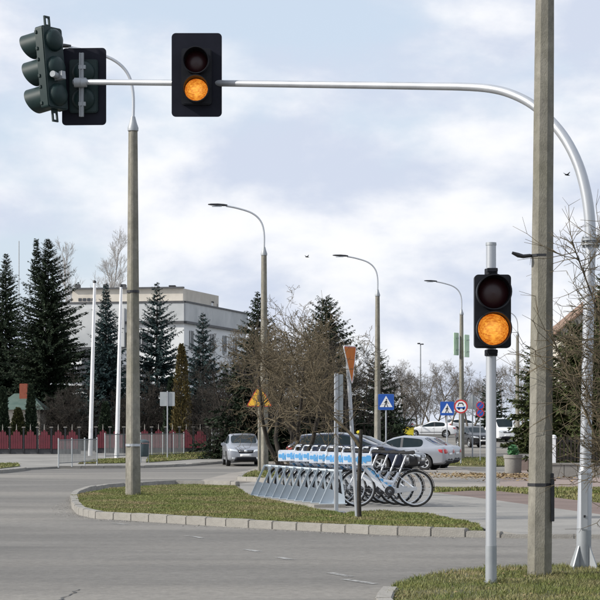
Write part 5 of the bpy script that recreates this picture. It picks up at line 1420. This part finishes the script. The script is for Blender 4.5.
def thuja_mesh(seed, H, Rb, m, n_=5200, size=.17, ragged=.12, shape=.55):
    rd_ = np.random.default_rng(seed); f = rd_.uniform(0, 1, n_) ** 1.15; a = rd_.uniform(0, 2 * PI, n_)
    prof = np.minimum(1, (1 - f) ** shape * 1.15) * np.minimum(1, .55 + f * 4)
    rr = Rb * prof * (rd_.uniform(.15, 1, n_) ** .45) * (1 + ragged * np.sin(a * 3 + f * 17) + ragged * np.sin(a * 5 - f * 29))
    P = np.stack([rr * np.cos(a), rr * np.sin(a), .08 + f * H * .97], 1)
    d = np.stack([np.cos(a) * .45 + rd_.normal(0, .3, n_), np.sin(a) * .45 + rd_.normal(0, .3, n_), rd_.uniform(.3, 1.1, n_)], 1); d /= np.linalg.norm(d, axis=1, keepdims=True)
    L = size * rd_.uniform(.6, 1.4, n_)[:, None]; w_ = np.cross(d, rd_.normal(0, 1, (n_, 3))); w_ /= np.linalg.norm(w_, axis=1, keepdims=True)
    Q = np.stack([P, P + d * L * .5 - w_ * L * .22, P + d * L, P + d * L * .5 + w_ * L * .22], 1).reshape(-1, 3)
    return tubes_np([((0, 0, -.2), (0, 0, H * .9), Rb * .12, .01)], bark_d, 'trunk', 6), np_mesh('crown', Q, np.arange(len(Q)).reshape(-1, 4), m)
def top_h(py, s): return zat(py, s) - gz(F / s)
con = [('spruce_tree', 'dark spruce cut by the left edge of the picture', 6, 14.5, 254, 3.7, needle_d, dict(gap=.20, dens=1.25)),
       ('spruce_tree', 'big dark twin-topped spruce above the red fence, largest on the left', 48, 15.5, 238, 4.6, needle_d, dict(twin=True, dens=1.35, gap=.20, power=.78)),
       ('spruce_tree', 'blue spruce between the two flagpoles', 106, 16.0, 283, 2.4, needle_b, dict(dens=1.3, droop=.28, gap=.21)),
       ('spruce_tree', 'layered blue spruce right beside the island lamp post', 157, 15.4, 282, 3.6, needle_b, dict(gap=.32, droop=.16, dens=1.3)),
       ('spruce_tree', 'smaller blue spruce left of the dark bare trees', 203, 16.2, 312, 2.6, needle_b, dict(gap=.27, droop=.2, dens=1.3)),
       ('spruce_tree', 'dark spruce behind the second lamp post', 258, 19.5, 293, 3.3, needle_d, dict(gap=.21, dens=1.3)),
       ('spruce_tree', 'dark broad spruce behind the parked cars, left of the tilted sign', 326, 19.5, 297, 3.0, needle_d, dict(gap=.20, dens=1.3, power=.6)),
       ('spruce_tree', 'dark low spruce behind the third lamp post', 378, 18.0, 352, 2.3, needle_d, dict(power=.7, gap=.24)),
       ('spruce_tree', 'small dark conifer far behind the near signal pole', 492, 12.0, 366, 2.0, needle_d, dict(power=.7)),
       ('pine_tree', 'olive pine showing left of the utility pole', 541, 17.0, 335, 2.1, pine_m, dict(power=.5, gap=.26, dens=1.1, spray=.30)),
       ('pine_tree', 'broad olive conifer behind the mast at the right edge', 578, 29.0, 322, 1.75, pine_m, dict(power=.4, gap=.15, dens=1.5, spray=.20)),
       ('pine_tree', 'olive conifer at the very right edge behind the mast', 612, 31.0, 270, 1.8, pine_m, dict(power=.45, gap=.15, dens=1.5, spray=.20))]
for i, (nm, lab, px, s, py, rb, m, k) in enumerate(con):
    H = top_h(py, s); tm = spruce_mesh(100 + i, H, rb, m, **k)
    put_tree(nm, lab, 'tree', at(px, s), tm, i * .7, 1, 'conifers')
thu = [('thuja_tree', 'browned thuja between the two blue spruces', 181.5, 16.7, 344, .60, needle_br), ('thuja_tree', 'dark narrow thuja right of the green roofed house', 31, 17.0, 386, .34, needle_d), ('thuja_tree', 'dark narrow thuja at the left picture edge', 3, 17.0, 388, .36, needle_d),
       ('thuja_tree', 'dark narrow thuja between the flagpoles', 105.5, 17.0, 404, .40, needle_d), ('thuja_tree', 'low dark thuja left of the browned thuja', 172, 16.6, 378, .55, needle_d), ('thuja_tree', 'low rounded thuja in front of the green roof', 18, 17.2, 410, .5, needle_y)]
for i, (nm, lab, px, s, py, rb, m) in enumerate(thu):
    put_tree(nm, lab, 'tree', at(px, s), thuja_mesh(200 + i, top_h(py, s), rb, m), 0, 1, 'thujas behind the red fence')

def hedge(label, x0, x1, s, H, th, m, n_):
    A = at(x0, s); L = (x1 - x0) / s; rd_ = np.random.default_rng(int(x0) + 500)
    t = thing('hedge', label, 'hedge', A)
    X_ = rd_.uniform(0, L, n_); hh_ = H * (1 + .12 * np.sin(X_ * 1.3) + .10 * np.sin(X_ * 3.1 + 1)); f_ = rd_.uniform(0, 1, n_)
    Y_ = rd_.uniform(-th, th, n_) * (1.05 - .5 * f_)
    P = np.stack([X_, Y_, f_ * hh_], 1); d = rd_.normal(0, 1, (n_, 3)); d[:, 2] += .6; d /= np.linalg.norm(d, axis=1, keepdims=True)
    L_ = .20 * rd_.uniform(.6, 1.4, n_)[:, None]; w_ = np.cross(d, rd_.normal(0, 1, (n_, 3))); w_ /= np.linalg.norm(w_, axis=1, keepdims=True)
    Q = np.stack([P, P + d * L_ * .5 - w_ * L_ * .3, P + d * L_, P + d * L_ * .5 + w_ * L_ * .3], 1).reshape(-1, 3)
    link('foliage', np_mesh('foliage', Q, np.arange(len(Q)).reshape(-1, 4), m), t)
    sg_ = [((x, rd_.normal(0, .1), -.1), (x + rd_.normal(0, .1), 0, H * .9), .03, .01) for x in np.arange(.2, L, .35)]
    link('stems', tubes_np(sg_, bark_d, 'stems', 4), t)
hedge('dark evergreen hedge behind the red fence on the left', -30, 228, 15.7, 2.2, .7, needle_d, 42000)
hedge('dark evergreen hedge behind the parked cars', 226, 402, 18.3, 1.9, .6, needle_d, 26000)

# bare bush reaching in front of the mast on the right
bb_ = Vector((3.28, 20.6, .02))
T, C = [], []
rd = random.Random(9)
for k_, (tx, tz, ty) in enumerate([(-.85, 4.6, 0), (-.3, 5.0, .3), (-1.15, 3.3, -.2), (.2, 4.4, .2), (-.75, 2.9, .3), (-.55, 3.8, -.4), (.1, 3.4, -.2)]):
    P = chain([(rd.uniform(-.1, .1), rd.uniform(-.1, .1), -.1), (tx * .15 + rd.gauss(0, .06), ty * .3, tz * .3), (tx * .5 + rd.gauss(0, .08), ty * .6, tz * .65), (tx, ty, tz)], .03, .008, T if k_ < 2 else C)
    sprigs(P, 56, .8, C, .42)
t = thing('bare_bush', 'tall bare bush with yellowish twigs in front of the mast', 'shrub', bb_); t.scale = (.72, .72, .72)
link('trunk', tubes_np(T, bark_d, 'trunk', 6), t); link('crown', tubes_np(C, bark_y, 'crown', 4), t)

# two birds in the sky
for px, py, s, lab in ((307, 257, 16, 'tiny dark bird in the sky between two lamps'), (567, 175, 22, 'tiny dark bird in the sky under the mast bend')):
    t = thing('bird', lab, 'bird', ((px - 300) / s, F / s, zat(py, s)), .6)
    mb = MB(); mb.tube([(-.13, 0, 0), (-.06, 0, .01), (.04, 0, .01), (.12, 0, -.005), (.18, 0, 0)], [.012, .035, .04, .02, .006], 8)
    for sy in (-1, 1): mb.prism([(-.05, 0), (.05, 0), (.01, .20), (-.03, .24)], -.004, .004, Matrix.Translation((0, sy * .02, .01)) @ Matrix.Rotation(sy * R(-62), 4, 'X'))
    mb.build('body', black, t)
